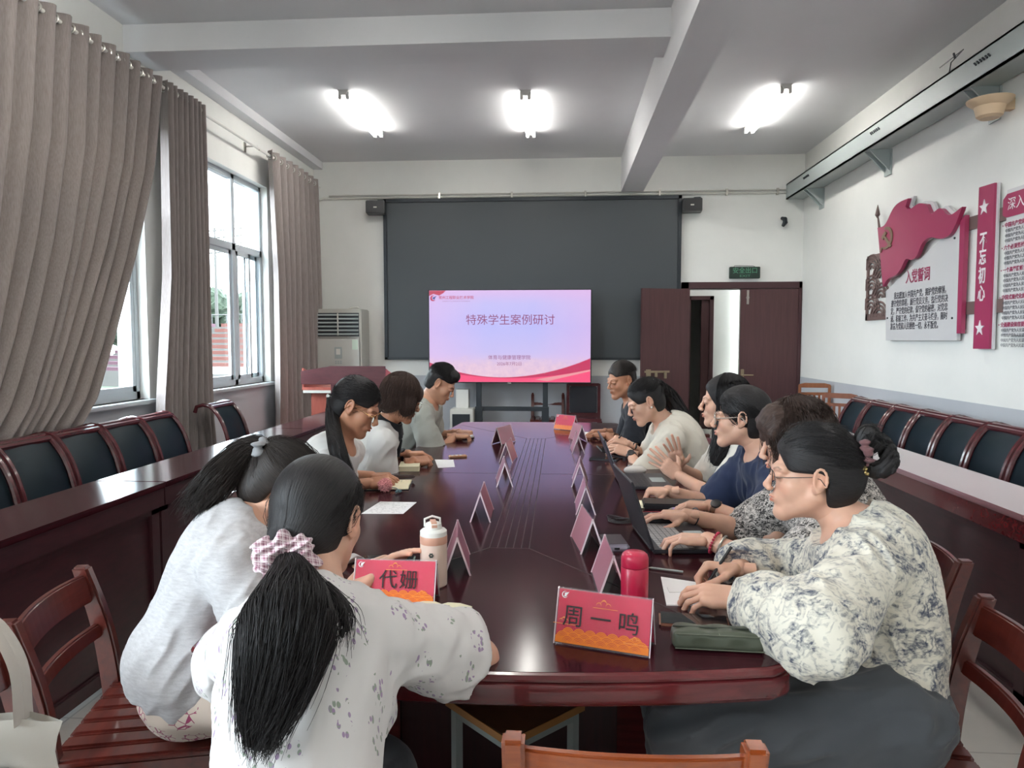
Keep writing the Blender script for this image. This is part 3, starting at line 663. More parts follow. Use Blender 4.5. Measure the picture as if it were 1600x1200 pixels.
# light wooden slat-back chairs by the door wall
def slat_chair(loc_, rz, wd, label, h=.935):
    e = empty('slat_chair', loc_, rz, label, 'chair', 'slat-back chairs by the right wall')
    for s in (-1, 1):
        obj('back_post', fixn(B((s * .15 - .014, s * .15 + .014, -.2, -.165, 0, h - .02))), wd, e, bevel=.006); obj('leg', fixn(B((s * .17 - .015, s * .17 + .015, .17, .2, 0, .42))), wd, e)
    bm = bmesh.new(); prism(bm, [(-.16, h - .05), (.16, h - .05), (.16, h - .015), (.1, h), (-.1, h), (-.16, h - .015)], -.2, -.17, 'y'); obj('top_rail', fixn(bm), wd, e, bevel=.004)
    obj('back_rail', fixn(B((-.15, .15, -.195, -.175, h - .13, h - .1), (-.15, .15, -.195, -.175, .5, .53))), wd, e)
    for k in range(5):
        x = -.1 + .05 * k; obj('back_slat', fixn(B((x - .011, x + .011, -.192, -.18, .52, h - .11))), wd, e)
    obj('seat', fixn(B((-.18, .18, -.18, .21, .42, .45))), wd, e, bevel=.005)
slat_chair((2.70, 7.55, 0), PI * .96, M['lightwood'], 'honey coloured slat-back chair nearest the double door')
slat_chair((2.66, 6.98, 0), PI * .82, M['pinewood'], 'browner slat-back chair between the honey chair and the leather chairs', .87)
# small stool pushed under the near end of the table
e = empty('small_stool', (-.117, 1.82, 0), PI / 4, 'small wood topped stool with grey steel legs tucked under the table end', 'stool')
obj('stool_top', fixn(B((-.13, .13, -.13, .13, .41, .43))), wood('stool_plywood', srgb('#4a2d1d'), srgb('#5c3824'), (9, 2, 9), .35, .2), e, bevel=.003)
obj('top_edging', fixn(B((-.132, .132, -.132, -.13, .41, .429), (-.132, -.13, -.132, .132, .41, .429))), mat('worn_plywood_edge', srgb('#b07a45'), .6), e)
for sx_ in (-1, 1):
    for sy_ in (-1, 1): obj('leg', fixn(B((sx_ * .11 - .011, sx_ * .11 + .011, sy_ * .11 - .011, sy_ * .11 + .011, 0, .41))), M['greymetal'], e)
obj('stool_frame', fixn(B((-.12, .12, -.12, -.1, .385, .41), (-.12, .12, .1, .12, .385, .41), (-.12, -.1, -.12, .12, .385, .41), (.1, .12, -.12, .12, .385, .41))), M['greymetal'], e)
obj('foot_rail', fixn(B((-.11, .11, -.118, -.104, .1, .12))), M['greymetal'], e); obj('foot_rail', fixn(B((-.118, -.104, -.11, .11, .1, .12))), M['greymetal'], e)
# ------------------------------------------------------------------ right wall display panels (coordinates y,z on the wall)
crim = mat('crimson_acrylic', srgb('#a2385c'), .3, coat=.3); plq = mat('pale_grey_panel', srgb('#c9c9ca'), .45); bronze = mat('bronze_brown_panel', srgb('#6b5652'), .5)
WX = XR
def wallshape(name, pts, x0, x1, m_, parent=None, bevel=0):
    bm = bmesh.new(); prism(bm, pts, WX - x1, WX - x0, 'x'); return obj(name, fixn(bm), m_, parent, bevel=bevel)
TXD, TUP = (0, -1, 0), (0, 0, 1)
_ax = Matrix.Rotation(math.atan(75 / 1100), 3, 'Z') @ Matrix.Rotation(PI / 2 - math.atan(68 / 1100), 3, 'X')   # survey directions taken from the photograph
_cw0 = [np.array(_ax.col[i][:], float) for i in range(3)]
def wy(px, py, X=XR - .05):      # where a sight line meets the plane of the wall panels: (y, z)
    d = -_cw0[2] + _cw0[0] * (px - 800) / 1100 + _cw0[1] * (600 - py) / 1100; t = X / d[0]; return (d[1] * t, 1.39 + d[2] * t)
def W(*pts, **k): return [wy(a, b, **k) for a, b in pts]
def sm(pts, n=40): return [(p[1], p[2]) for p in bez([(0, a, b) for a, b in pts], n)]
e = empty('oath_panel', (0, 0, 0), label='wall panel with waving crimson flag above grey oath text board', cat='wall panel')
wallshape('text_board', W((1383, 455), (1383, 532), (1494, 532), (1500, 345)), .02, .045, plq, e)
wallshape('side_strip', W((1494.5, 521), (1501, 521), (1508, 336), (1500, 345)), .02, .05, crim, e)
top = sm(W((1375.5, 356), (1387, 351), (1400, 326), (1410, 316), (1423.5, 310)), 24) + sm(W((1419.5, 323), (1426, 327), (1440, 318), (1452, 319)), 18) + sm(W((1452.5, 319), (1460, 334), (1466, 330), (1475, 325.5), (1489, 336), (1509, 323)), 26)
bot = sm(W((1499, 350), (1489, 367), (1475, 373), (1458, 371), (1446, 380), (1437, 400), (1429, 406), (1420, 405), (1412, 420), (1404, 430), (1392, 436), (1384, 448)), 50)
wallshape('flag_cloth', top + bot, .045, .075, crim, e)
wallshape('flag_cloth_backing', [(a - .035, b + .012) for a, b in top[3:-3]] + W((1490, 350), (1440, 380), (1400, 400)), .02, .044, plq, e)
pt = W((1373, 334), (1376, 358), (1383, 461)); bm = bmesh.new(); tube(bm, [(WX - .06, a, b) for a, b in pt], [.006, .012, .008], 8); lathe(bm, [(.004, 0), (.022, .03), (.012, .08), (.002, .12)], 10, (WX - .06, pt[0][0], pt[0][1] - .04)); obj('flag_pole', bm, bronze, e, smooth=True)
ec = wy(1390, 372)
def emb(pts): return [(ec[0] - 1.7 * a, ec[1] + 1.25 * b) for a, b in pts]
gld = mat('dull_gold_emblem', srgb('#85715c'), .4, .3)
wallshape('emblem_sickle', emb([(.072 * math.cos(a), .078 * math.sin(a)) for a in np.linspace(math.radians(110), math.radians(-120), 20)] + [(-.012 + .062 * math.cos(a), .0 + .062 * math.sin(a)) for a in np.linspace(math.radians(-112), math.radians(95), 20)]), .075, .083, gld, e)
wallshape('emblem_hammer', emb([(.05, -.075), (.064, -.062), (-.012, .022), (-.026, .008)]), .075, .0835, gld, e); wallshape('emblem_hammer_head', emb([(-.05, .012), (-.012, .05), (.008, .034), (-.03, -.006)]), .075, .085, gld, e)
wallshape('emblem_handle', emb([(-.05, -.055), (-.068, -.085), (-.054, -.092), (-.038, -.062)]), .075, .083, gld, e)
ink = mat('grey_ink', srgb('#5d5a60'), .6)
hp = wy(1433, 431.5); text('oath_heading', '入党誓词', .115, (WX - .047, *hp), TXD, TUP, crim, e, bold=.02, sx=.85)
lines = ['　我志愿加入中国共产党，拥护党的纲领，', '遵守党的章程，履行党员义务，执行党的决', '定，严守党的纪律，保守党的秘密，对党忠', '诚，积极工作，为共产主义奋斗终身，随时', '准备为党和人民牺牲一切，永不叛党。']
l0, l1 = wy(1392, 464), wy(1392, 511); wl = (l0[0] - wy(1480, 480)[0]) / 19
for i, s in enumerate(lines): text('oath_line', s, .064, (WX - .047, l0[0], l0[1] + (l1[1] - l0[1]) * i / 4), TXD, TUP, ink, e, align='LEFT', bold=.012, sx=wl / .064)
sc = bmesh.new()
for y, z in W((1386, 497), (1487, 497), (1491, 372)): lathe(sc, [(.008, 0), (.008, .006)], 10, mx=Matrix.Translation((WX - .045, y, z)) @ Matrix.Rotation(-PI / 2, 4, 'Y'))
obj('panel_screw', fixn(sc), M['dark'], e)
e = empty('lattice_ornament', (0, 0, 0), label='bronze wave lattice ornament frame at the far side of the flag panel', cat='ornament')
(ya, za), (yb, zb_) = wy(1349, 401), wy(1349, 501); yc = ya - .62
wallshape('lattice_frame', [(ya, zb_), (ya - .04, zb_), (ya - .04, za), (ya, za)], .004, .016, bronze, e); wallshape('lattice_frame', [(ya, za - .055), (yc, za - .055), (yc, za), (ya, za)], .004, .016, bronze, e); wallshape('lattice_frame', [(ya, zb_), (yc, zb_), (yc, zb_ + .06), (ya, zb_ + .06)], .004, .016, bronze, e)
bm = bmesh.new()
for (cy_, cz_) in ((ya - .1, .82), (ya - .3, .66), (ya - .1, .5), (ya - .3, .36), (ya - .1, .2), (ya - .28, .08)):
    for r in (.03, .065, .10, .135): tube(bm, [(WX - .012, min(ya, cy_ + r * math.cos(a) * 1.25), max(zb_, min(za, zb_ + (za - zb_) * cz_ - .02 + r * math.sin(a)))) for a in np.linspace(0, PI, 12)], .010, 5)
obj('lattice_waves', bm, bronze, e)
# horizontal rails behind the panels
for z, lb in ((2.22, 'upper'), (1.62, 'lower')):
    o = obj('panel_rail', fixn(B((WX - .018, WX - .002, 2.6, 5.45, z - .045, z + .045))), bronze); tag(o, '%s brown rail joining the panels on the right wall' % lb, 'rail')
e = empty('slogan_strip', (0, 0, 0), label='tall crimson strip with two white stars and vertical white characters', cat='sign')
wallshape('strip_board', W((1528.5, 293), (1553, 285.5), (1544, 545), (1519, 545)), .03, .045, crim, e); wallshape('strip_backing', W((1533, 295), (1556, 285), (1547, 546), (1524, 546)), .0185, .03, plq, e)
wh = mat('white_lettering', srgb('#e6e2e4'), .5)
for c, q in zip('不忘初心', ((1533.5, 377), (1532.5, 403), (1531.5, 432), (1530.5, 460))): text('slogan_character', c, .118, (WX - .047, *wy(q[0] + 2, q[1])), TXD, TUP, wh, e, bold=.025, sx=.72)
for q in ((1537, 324), (1530, 513)):
    sy, sz = wy(*q); wallshape('star', [(sy + (.055 if k % 2 == 0 else .022) * math.sin(k * PI / 5), sz + (.055 if k % 2 == 0 else .022) * math.cos(k * PI / 5)) for k in range(10)], .045, .05, wh, e)
e = empty('study_board', (0, 0, 0), label='pale text board cut by the frame edge beside the crimson strip', cat='wall panel')
wallshape('board_panel', [wy(1566, 524), (3.3, wy(1566, 524)[1]), (3.3, wy(1574, 297)[1]), wy(1574, 297)], .02, .05, plq, e)
wallshape('heading_bar', [(4.84, 2.2), (4.84, 2.3), (4.8, 2.33), (3.5, 2.33), (3.5, 2.18), (4.8, 2.18)], .05, .055, crim, e)
text('heading', '深入学习贯彻党的精神', .085, (WX - .057, 4.79, 2.255), TXD, TUP, wh, e, align='LEFT')
zz = 2.13
for hd, n in (('• 中国共产党的宗旨', 3), ('• 六个必须坚持', 3), ('• 一个高举旗帜', 4), ('• 中国式现代化的本质', 4), ('• 全面建设的首要任务', 4)):
    text('board_heading', hd, .034, (WX - .052, 4.84, zz), TXD, TUP, crim, e, align='LEFT', bold=.02); zz -= .036
    for k in range(n): text('board_line', '中国共产党为人民谋幸福为民族谋复兴的初心和使命', .026, (WX - .052, 4.81, zz), TXD, TUP, ink, e, align='LEFT'); zz -= .032
    zz -= .012

# ------------------------------------------------------------------ outside the windows
GZ = -3.2
OM = mat('outdoor_steel', (.03, .03, .032), .5); OW = mat('outdoor_white', (.07, .07, .068), .5)
def dim(h): return tuple(q * .07 for q in srgb(h))     # outdoor colours darkened so the bright sky light does not wash them out
def flat(name, x0, x1, y0, y1, z, m_, lab):
    o = obj(name, fixn(B((x0, x1, y0, y1, z - .1, z))), m_); o['kind'] = 'structure'; return o
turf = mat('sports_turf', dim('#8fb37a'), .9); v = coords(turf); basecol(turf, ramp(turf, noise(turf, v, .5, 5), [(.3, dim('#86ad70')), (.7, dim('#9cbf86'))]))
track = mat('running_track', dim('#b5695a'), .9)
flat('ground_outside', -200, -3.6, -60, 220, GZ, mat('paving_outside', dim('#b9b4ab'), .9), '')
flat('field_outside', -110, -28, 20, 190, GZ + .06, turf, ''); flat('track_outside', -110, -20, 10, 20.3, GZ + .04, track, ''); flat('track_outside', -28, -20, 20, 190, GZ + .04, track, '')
# stand with tiered seats
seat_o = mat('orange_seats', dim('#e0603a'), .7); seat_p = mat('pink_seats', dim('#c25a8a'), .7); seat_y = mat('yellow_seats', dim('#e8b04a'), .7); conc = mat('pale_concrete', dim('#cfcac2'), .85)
e = empty('stadium_stand', (-30, 62, GZ), math.radians(-18), label='tiered stadium stand with orange and pink seats beyond the window', cat='stadium stand')
for k in range(9):
    obj('stand_step', fixn(B((-18, 22, k * .9, k * .9 + .9, 0, 1.6 + k * .55))), conc, e)
    for a, b, ms_ in ((-18, -9, seat_p), (-8, 9, seat_o), (10, 22, seat_y)): obj('seat_row', fixn(B((a, b - .3, k * .9 + .2, k * .9 + .75, 1.6 + k * .55, 1.95 + k * .55))), ms_, e)
bm = bmesh.new()
for x in range(-18, 23, 2): tube(bm, [(x, 8.2, 6.1), (x, 8.2, 7.3)], .04, 5)
tube(bm, [(-18, 8.2, 7.3), (22, 8.2, 7.3)], .05, 5); obj('stand_railing', bm, OM, e)
e = empty('floodlight_mast', (-38, 76, GZ), label='pale lattice floodlight mast rising behind the stadium stand', cat='floodlight')
bm = bmesh.new(); tube(bm, [(0, 0, 0), (0, 0, 17)], [.25, .12], 8); obj('mast_pole', bm, conc, e); bm = bmesh.new()
for k in range(4): tube(bm, [(-3, 0, 14 + k * .8), (3, 0, 14.5 + k * .8)], .08, 5); tube(bm, [(-3 + 2 * k, 0, 14), (-3 + 2 * k, 0, 17)], .06, 5)
obj('mast_crossbars', bm, conc, e)
e = empty('equipment_shed', (-8.4, 16.6, GZ), label='white roadside equipment cabin with wall air conditioner outside the window', cat='shed')
obj('shed_wall', fixn(B((-1.2, 1.8, -1.5, 2.6, 0, 3.75))), mat('shed_white', dim('#d9d6cf'), .8), e); obj('shed_roof', fixn(B((-1.3, 1.9, -1.6, 2.7, 3.75, 3.85))), conc, e)
ou = obj('outdoor_unit', fixn(B((.2, 1.1, -1.78, -1.5, 2.2, 2.8))), OW, e, bevel=.02); bm = bmesh.new(); tube(bm, [(.62 + .22 * math.cos(a), -1.8, 2.5 + .22 * math.sin(a)) for a in np.linspace(0, 2 * PI, 20)[:-1]], .02, 5, close=True); obj('fan_ring', bm, OM, ou)
obj('shed_door', fixn(B((-.9, -.1, -1.54, -1.5, 0.3, 2.6))), conc, e)
e = empty('blue_sign', (-21.5, 28.5, GZ), math.radians(35), label='blue outdoor sign with a white character beside the sports field', cat='sign')
obj('sign_board', fixn(B((-.7, .7, -.05, .05, 1.0, 2.4))), mat('sign_blue', dim('#3a7bd0'), .5), e); bm = bmesh.new(); tube(bm, [(-.6, .08, 0), (-.6, .08, 2.3)], .04, 6); tube(bm, [(.6, .08, 0), (.6, .08, 2.3)], .04, 6); obj('sign_post', bm, OM, e)
text('sign_character', '康', 1.2, (0, -.06, 1.7), (1, 0, 0), (0, 0, 1), mat('outdoor_lettering', (.08, .08, .08), .6), e, bold=.02)
e = empty('field_fence', (0, 0, 0), label='thin railing fence in front of the running track outside', cat='fence')
bm = bmesh.new(); tube(bm, [(-19, 18, GZ + 1.2), (-19, 42, GZ + 1.2)], .03, 5); tube(bm, [(-19, 18, GZ + .2), (-19, 42, GZ + .2)], .03, 5)
for k in range(35): tube(bm, [(-19, 18 + k * .7, GZ), (-19, 18 + k * .7, GZ + 1.25)], .02, 4)
obj('fence_railing', bm, OM, e)
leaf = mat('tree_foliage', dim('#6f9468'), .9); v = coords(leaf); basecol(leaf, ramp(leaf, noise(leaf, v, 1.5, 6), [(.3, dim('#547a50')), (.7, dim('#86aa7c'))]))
bark = mat('tree_bark', dim('#7a6a58'), .9)
def tree(x, y, h, label):
    t_ = empty('tree', (x, y, GZ), label=label, cat='tree', group='trees beyond the sports field'); bm = bmesh.new(); tube(bm, [(0, 0, 0), (.1, 0, h * .5), (0, 0, h * .8)], [.3, .22, .08], 8); obj('trunk', bm, bark, t_)
    bm = bmesh.new()
    for k in range(16):
        a = random.uniform(0, 6.28); r = random.uniform(0, h * .26); z = random.uniform(h * .35, h * .92); s_ = random.uniform(.12, .2) * h
        r_ = bmesh.ops.create_icosphere(bm, subdivisions=3, radius=s_, matrix=Matrix.Translation((r * math.cos(a), r * math.sin(a), z)))
        for q in r_['verts']: q.co += Vector([random.uniform(-1, 1) * s_ * .12 for _ in range(3)])
    obj('crown', bm, leaf, t_)
for i, (x, y, h) in enumerate([(-62, 56, 14), (-52, 60, 12), (-72, 66, 15), (-55, 72, 12), (-80, 78, 15), (-40, 96, 11), (-50, 104, 12), (-31, 108, 11), (-62, 90, 14)]):
    tree(x, y, h, 'leafy green tree beyond the sports field, %s' % ['nearest the swept back curtain', 'rounder, just above the blue sign', 'taller, behind the one by the swept curtain', 'between the two window curtains', 'tallest at the field end', 'low behind the stand rail', 'low between the stand and the mast', 'low at the far end of the stand', 'broad one left of the stand'][i])
# ================================================================== implicit-surface modelling kit for people
F32 = np.float32
def nrm(v): v = np.asarray(v, float); return v / (np.linalg.norm(v) + 1e-12)
def A3(*v): return np.array(v, float)
def cone(a, b, ra, rb, n=None, s=1.0):
    """rounded tapering limb between a and b; optionally flattened by s along n"""
    a = np.asarray(a, float); b = np.asarray(b, float); ab = b - a; L2 = float(ab @ ab) + 1e-9; R0 = max(ra, rb)
    lo = np.minimum(a, b) - R0; hi = np.maximum(a, b) + R0
    if n is not None: n = nrm(n)
    def f(x, y, z):
        dx, dy, dz = x - a[0], y - a[1], z - a[2]
        t = np.clip((dx * ab[0] + dy * ab[1] + dz * ab[2]) / L2, 0, 1)
        dx = dx - t * ab[0]; dy = dy - t * ab[1]; dz = dz - t * ab[2]
        q2 = dx * dx + dy * dy + dz * dz
        if n is not None:
            q = dx * n[0] + dy * n[1] + dz * n[2]; q2 = q2 + q * q * (1 / s ** 2 - 1)
        return np.sqrt(q2) - (ra + t * (rb - ra))
    return f, lo, hi
def ell(c, r, R=None):
    c = np.asarray(c, float); r = np.asarray(r, float); R = np.eye(3) if R is None else np.asarray(R, float)
    m = r.max(); lo, hi = c - m, c + m
    def f(x, y, z):
        d = (x - c[0], y - c[1], z - c[2])
        k0 = 0; k1 = 0
        for i in range(3):
            q = d[0] * R[0, i] + d[1] * R[1, i] + d[2] * R[2, i]
            k0 = k0 + (q / r[i]) ** 2; k1 = k1 + (q / r[i] ** 2) ** 2
        k0 = np.sqrt(k0); k1 = np.sqrt(k1) + 1e-9
        return k0 * (k0 - 1) / k1
    return f, lo, hi
def rbox(c, h, r, R=None):
    c = np.asarray(c, float); h = np.asarray(h, float); R = np.eye(3) if R is None else np.asarray(R, float)
    m = float(np.linalg.norm(h)) + r; lo, hi = c - m, c + m
    def f(x, y, z):
        d = (x - c[0], y - c[1], z - c[2]); o_ = 0; mxv = None
        for i in range(3):
            q = np.abs(d[0] * R[0, i] + d[1] * R[1, i] + d[2] * R[2, i]) - (h[i] - r)
            o_ = o_ + np.maximum(q, 0) ** 2; mxv = q if mxv is None else np.maximum(mxv, q)
        return np.sqrt(o_) + np.minimum(mxv, 0) - r
    return f, lo, hi
class Field:
    def __init__(s, lo, hi, h):
        s.h = h; s.lo = np.asarray(lo, float); n = np.ceil((np.asarray(hi, float) - s.lo) / h).astype(int) + 1; s.n = n
        s.G = np.full(tuple(n), 1.0, F32); s.ax = [(s.lo[i] + h * np.arange(n[i])).astype(F32) for i in range(3)]
    def _blk(s, lo, hi, mg):
        a = np.clip(np.floor((lo - mg - s.lo) / s.h).astype(int), 0, s.n); b = np.clip(np.ceil((hi + mg - s.lo) / s.h).astype(int) + 1, 0, s.n)
        if np.any(b <= a): return None
        sl = tuple(slice(a[i], b[i]) for i in range(3))
        return sl, s.ax[0][sl[0]][:, None, None], s.ax[1][sl[1]][None, :, None], s.ax[2][sl[2]][None, None, :]
    def add(s, prim, k=.01):
        f, lo, hi = prim; q = s._blk(lo, hi, k + 4 * s.h)
        if q is None: return s
        sl, x, y, z = q; D = f(x, y, z).astype(F32); G = s.G[sl]
        if k > 0:
            h = np.maximum(k - np.abs(G - D), 0) / k; s.G[sl] = np.minimum(G, D) - h * h * k * .25
        else: s.G[sl] = np.minimum(G, D)
        return s
    def sub(s, prim, k=.004):
        f, lo, hi = prim; q = s._blk(lo, hi, k + 4 * s.h)
        if q is None: return s
        sl, x, y, z = q; D = -f(x, y, z).astype(F32); G = s.G[sl]
        h = np.maximum(k - np.abs(G - D), 0) / k; s.G[sl] = np.maximum(G, D) + h * h * k * .25
        return s
    def cut(s, p, n, k=.003):
        """remove the side the normal n points to, beyond p"""
        n = nrm(n); x = s.ax[0][:, None, None]; y = s.ax[1][None, :, None]; z = s.ax[2][None, None, :]
        D = ((x - p[0]) * n[0] + (y - p[1]) * n[1] + (z - p[2]) * n[2]).astype(F32); s.G = np.maximum(s.G, D); return s
    def warp(s, fn):
        x = s.ax[0][:, None, None]; y = s.ax[1][None, :, None]; z = s.ax[2][None, None, :]; s.G = s.G + fn(x, y, z).astype(F32) * (np.abs(s.G) < .03); return s
    def mesh(s):
        G = s.G.copy(); G[0] = G[-1] = 1; G[:, 0] = G[:, -1] = 1; G[:, :, 0] = G[:, :, -1] = 1
        G[G == 0] = 1e-7
        S = G < 0
        c = np.zeros(tuple(s.n - 1), np.int8)
        for i in (0, 1):
            for j in (0, 1):
                for k in (0, 1): c += S[i:s.n[0] - 1 + i, j:s.n[1] - 1 + j, k:s.n[2] - 1 + k]
        act = (c > 0) & (c < 8); I = np.argwhere(act); idx = np.full(act.shape, -1, np.int64); idx[act] = np.arange(len(I))
        cr = [(i, j, k) for i in (0, 1) for j in (0, 1) for k in (0, 1)]
        V = np.stack([G[I[:, 0] + i, I[:, 1] + j, I[:, 2] + k] for i, j, k in cr], 1).astype(float)
        P = np.zeros((len(I), 3)); cnt = np.zeros(len(I)); C = np.array(cr, float)
        for a in range(8):
            for b in range(a + 1, 8):
                if np.abs(C[a] - C[b]).sum() != 1: continue
                x = (V[:, a] < 0) != (V[:, b] < 0); t = np.where(x, V[:, a] / np.where(x, V[:, a] - V[:, b], 1), 0)
                P += np.where(x[:, None], C[a] + t[:, None] * (C[b] - C[a]), 0); cnt += x
        P = (I + P / cnt[:, None]) * s.h + s.lo
        Q = []
        for ax in range(3):
            o1, o2 = (ax + 1) % 3, (ax + 2) % 3
            sa = [slice(None)] * 3; sb = [slice(None)] * 3; sa[ax] = slice(0, -1); sb[ax] = slice(1, None)
            A = S[tuple(sa)]; Bq = S[tuple(sb)]; E = np.argwhere(A != Bq); E = E[(E[:, o1] > 0) & (E[:, o2] > 0)]
            inn = A[E[:, 0], E[:, 1], E[:, 2]]
            def at(d1, d2):
                q = E.copy(); q[:, o1] -= d1; q[:, o2] -= d2; return idx[q[:, 0], q[:, 1], q[:, 2]]
            q = np.stack([at(1, 1), at(0, 1), at(0, 0), at(1, 0)], 1); q[~inn] = q[~inn][:, ::-1]; Q.append(q)
        return P, np.concatenate(Q)
# value noise used to fold cloth and vary hair
_T = RNG.random((32, 32, 32)).astype(F32)
def vnoise(x, y, z):
    x, y, z = np.broadcast_arrays(x, y, z); o_ = []
    xi, yi, zi = [np.floor(q).astype(int) for q in (x, y, z)]; fx, fy, fz = x - xi, y - yi, z - zi
    fx, fy, fz = [q * q * (3 - 2 * q) for q in (fx, fy, fz)]; r = 0
    for i in (0, 1):
        for j in (0, 1):
            for k in (0, 1):
                r = r + _T[(xi + i) & 31, (yi + j) & 31, (zi + k) & 31] * (fx if i else 1 - fx) * (fy if j else 1 - fy) * (fz if k else 1 - fz)
    return r
def folds(amp, d, scale=28, seed=0.0, stretch=.3):
    """soft ridged cloth folds running along direction d"""
    d = nrm(d); _, u, v = frame_from(d); u, v = np.array(u), np.array(v)
    def f(x, y, z):
        a = x * u[0] + y * u[1] + z * u[2]; b = x * v[0] + y * v[1] + z * v[2]; c = (x * d[0] + y * d[1] + z * d[2]) * stretch
        n = vnoise(a * scale + seed, b * scale + 7 + seed, c * scale + 3); n2 = vnoise(a * scale * 2.1 + 5, b * scale * 2.1 + seed, c * scale * 2)
        return amp * (np.abs(2 * n - 1) * 1.4 - .5 + .5 * (n2 - .5))
    return f
class Geo:
    """collects vertices, faces, a colour per vertex and a material index per face"""
    def __init__(s): s.v = []; s.f = []; s.c = []; s.m = []; s.n = 0; s.uv = []
    def add(s, v, q, col=(1, 1, 1), mi=0, hu=None):
        v = np.asarray(v, float); q = np.asarray(q); s.v.append(v); s.f.append((q + s.n, mi)); s.n += len(v)
        c = np.asarray(col, float); c = np.broadcast_to(c, (len(v), 3)); s.c.append(c)
        s.uv.append(np.zeros((len(v), 3)) if hu is None else hu)
    def build(s, name, mats, parent=None, smooth=True):
        V = np.concatenate(s.v); me = bpy.data.meshes.new(name); me.vertices.add(len(V)); me.vertices.foreach_set('co', V.astype(F32).ravel())
        ls = []; st = []; mi = []; tot = 0
        for q, m_ in s.f:
            k = q.shape[1]; ls.append(q.ravel()); st.append(tot + k * np.arange(len(q))); mi.append(np.full(len(q), m_)); tot += q.size
        me.loops.add(tot); me.loops.foreach_set('vertex_index', np.concatenate(ls).astype(np.int32))
        st = np.concatenate(st).astype(np.int32); me.polygons.add(len(st)); me.polygons.foreach_set('loop_start', st)
        me.polygons.foreach_set('material_index', np.concatenate(mi).astype(np.int32))
        me.update(calc_edges=True); me.validate()
        if smooth: me.polygons.foreach_set('use_smooth', np.ones(len(me.polygons), bool))
        ca = me.attributes.new('tint', 'FLOAT_COLOR', 'POINT'); c4 = np.ones((len(V), 4), F32); c4[:, :3] = np.concatenate(s.c); ca.data.foreach_set('color', c4.ravel())
        ua = me.attributes.new('flow', 'FLOAT_VECTOR', 'POINT'); ua.data.foreach_set('vector', np.concatenate(s.uv).astype(F32).ravel())
        o = bpy.data.objects.new(name, me); COL.objects.link(o)
        for q in (mats if isinstance(mats, (list, tuple)) else [mats]): me.materials.append(q)
        if parent: o.parent = parent
        return o
def tubes(P, r, n=4):
    """many strands at once: P (S,K,3), r (S,K) -> verts, quads"""
    S, K, _ = P.shape; T = np.empty_like(P); T[:, 1:-1] = P[:, 2:] - P[:, :-2]; T[:, 0] = P[:, 1] - P[:, 0]; T[:, -1] = P[:, -1] - P[:, -2]
    T /= np.linalg.norm(T, axis=2, keepdims=True) + 1e-9
    ref = np.where(np.abs(T[..., 2:3]) < .85, np.array([0, 0, 1.]), np.array([1., 0, 0])); U = np.cross(T, ref); U /= np.linalg.norm(U, axis=2, keepdims=True) + 1e-9; W = np.cross(T, U)
    a = 2 * PI * np.arange(n) / n; V = P[:, :, None] + r[:, :, None, None] * (np.cos(a)[None, None, :, None] * U[:, :, None] + np.sin(a)[None, None, :, None] * W[:, :, None])
    I = np.arange(S * K * n).reshape(S, K, n); q = np.stack([I[:, :-1], np.roll(I[:, :-1], -1, 2), np.roll(I[:, 1:], -1, 2), I[:, 1:]], -1)
    return V.reshape(-1, 3), q.reshape(-1, 4)

# ------------------------------------------------------------------ skin, hair and cloth materials
def skin(name, c):
    m = mat(name, c, .48, spec=.4, sss=.12); at = N(m, 'ShaderNodeAttribute', attribute_name='tint'); bs = N(m, 'ShaderNodeMix', data_type='RGBA', blend_type='MULTIPLY'); bs.inputs[0].default_value = 1
    v = coords(m); nn = ramp(m, noise(m, v, 18, 5), [(.3, tuple(q * .9 for q in c)), (.7, tuple(min(1, q * 1.06) for q in c))])
    L(m, nn, bs.inputs[6]); L(m, at.outputs['Color'], bs.inputs[7]); L(m, bs.outputs[2], bsdf(m).inputs['Base Color'])
    bump(m, noise(m, v, 420, 3), .12, .0006); return m
SK1 = skin('skin_light', srgb('#d2a48d')); SK2 = skin('skin_tan', srgb('#b98468')); SK3 = skin('skin_warm', srgb('#c69479'))
def hairmat(name, c, c2):
    m = mat(name, c, .5, spec=.3); at = N(m, 'ShaderNodeAttribute', attribute_name='flow'); mp = N(m, 'ShaderNodeMapping'); mp.inputs['Scale'].default_value = (160, 3, 3); L(m, at.outputs['Vector'], mp.inputs[0])
    f = noise(m, mp.outputs[0], 1, 3, .6); basecol(m, ramp(m, f, [(.3, c), (.75, c2)])); bump(m, f, .55, .0025)
    b_ = bsdf(m); b_.inputs['Anisotropic'].default_value = .0
    return m
HB = hairmat('black_hair', (.007, .006, .007), (.026, .022, .022)); HD = hairmat('dark_brown_hair', (.011, .009, .008), (.042, .030, .026)); HR = hairmat('brown_hair', (.025, .014, .011), (.075, .042, .032))

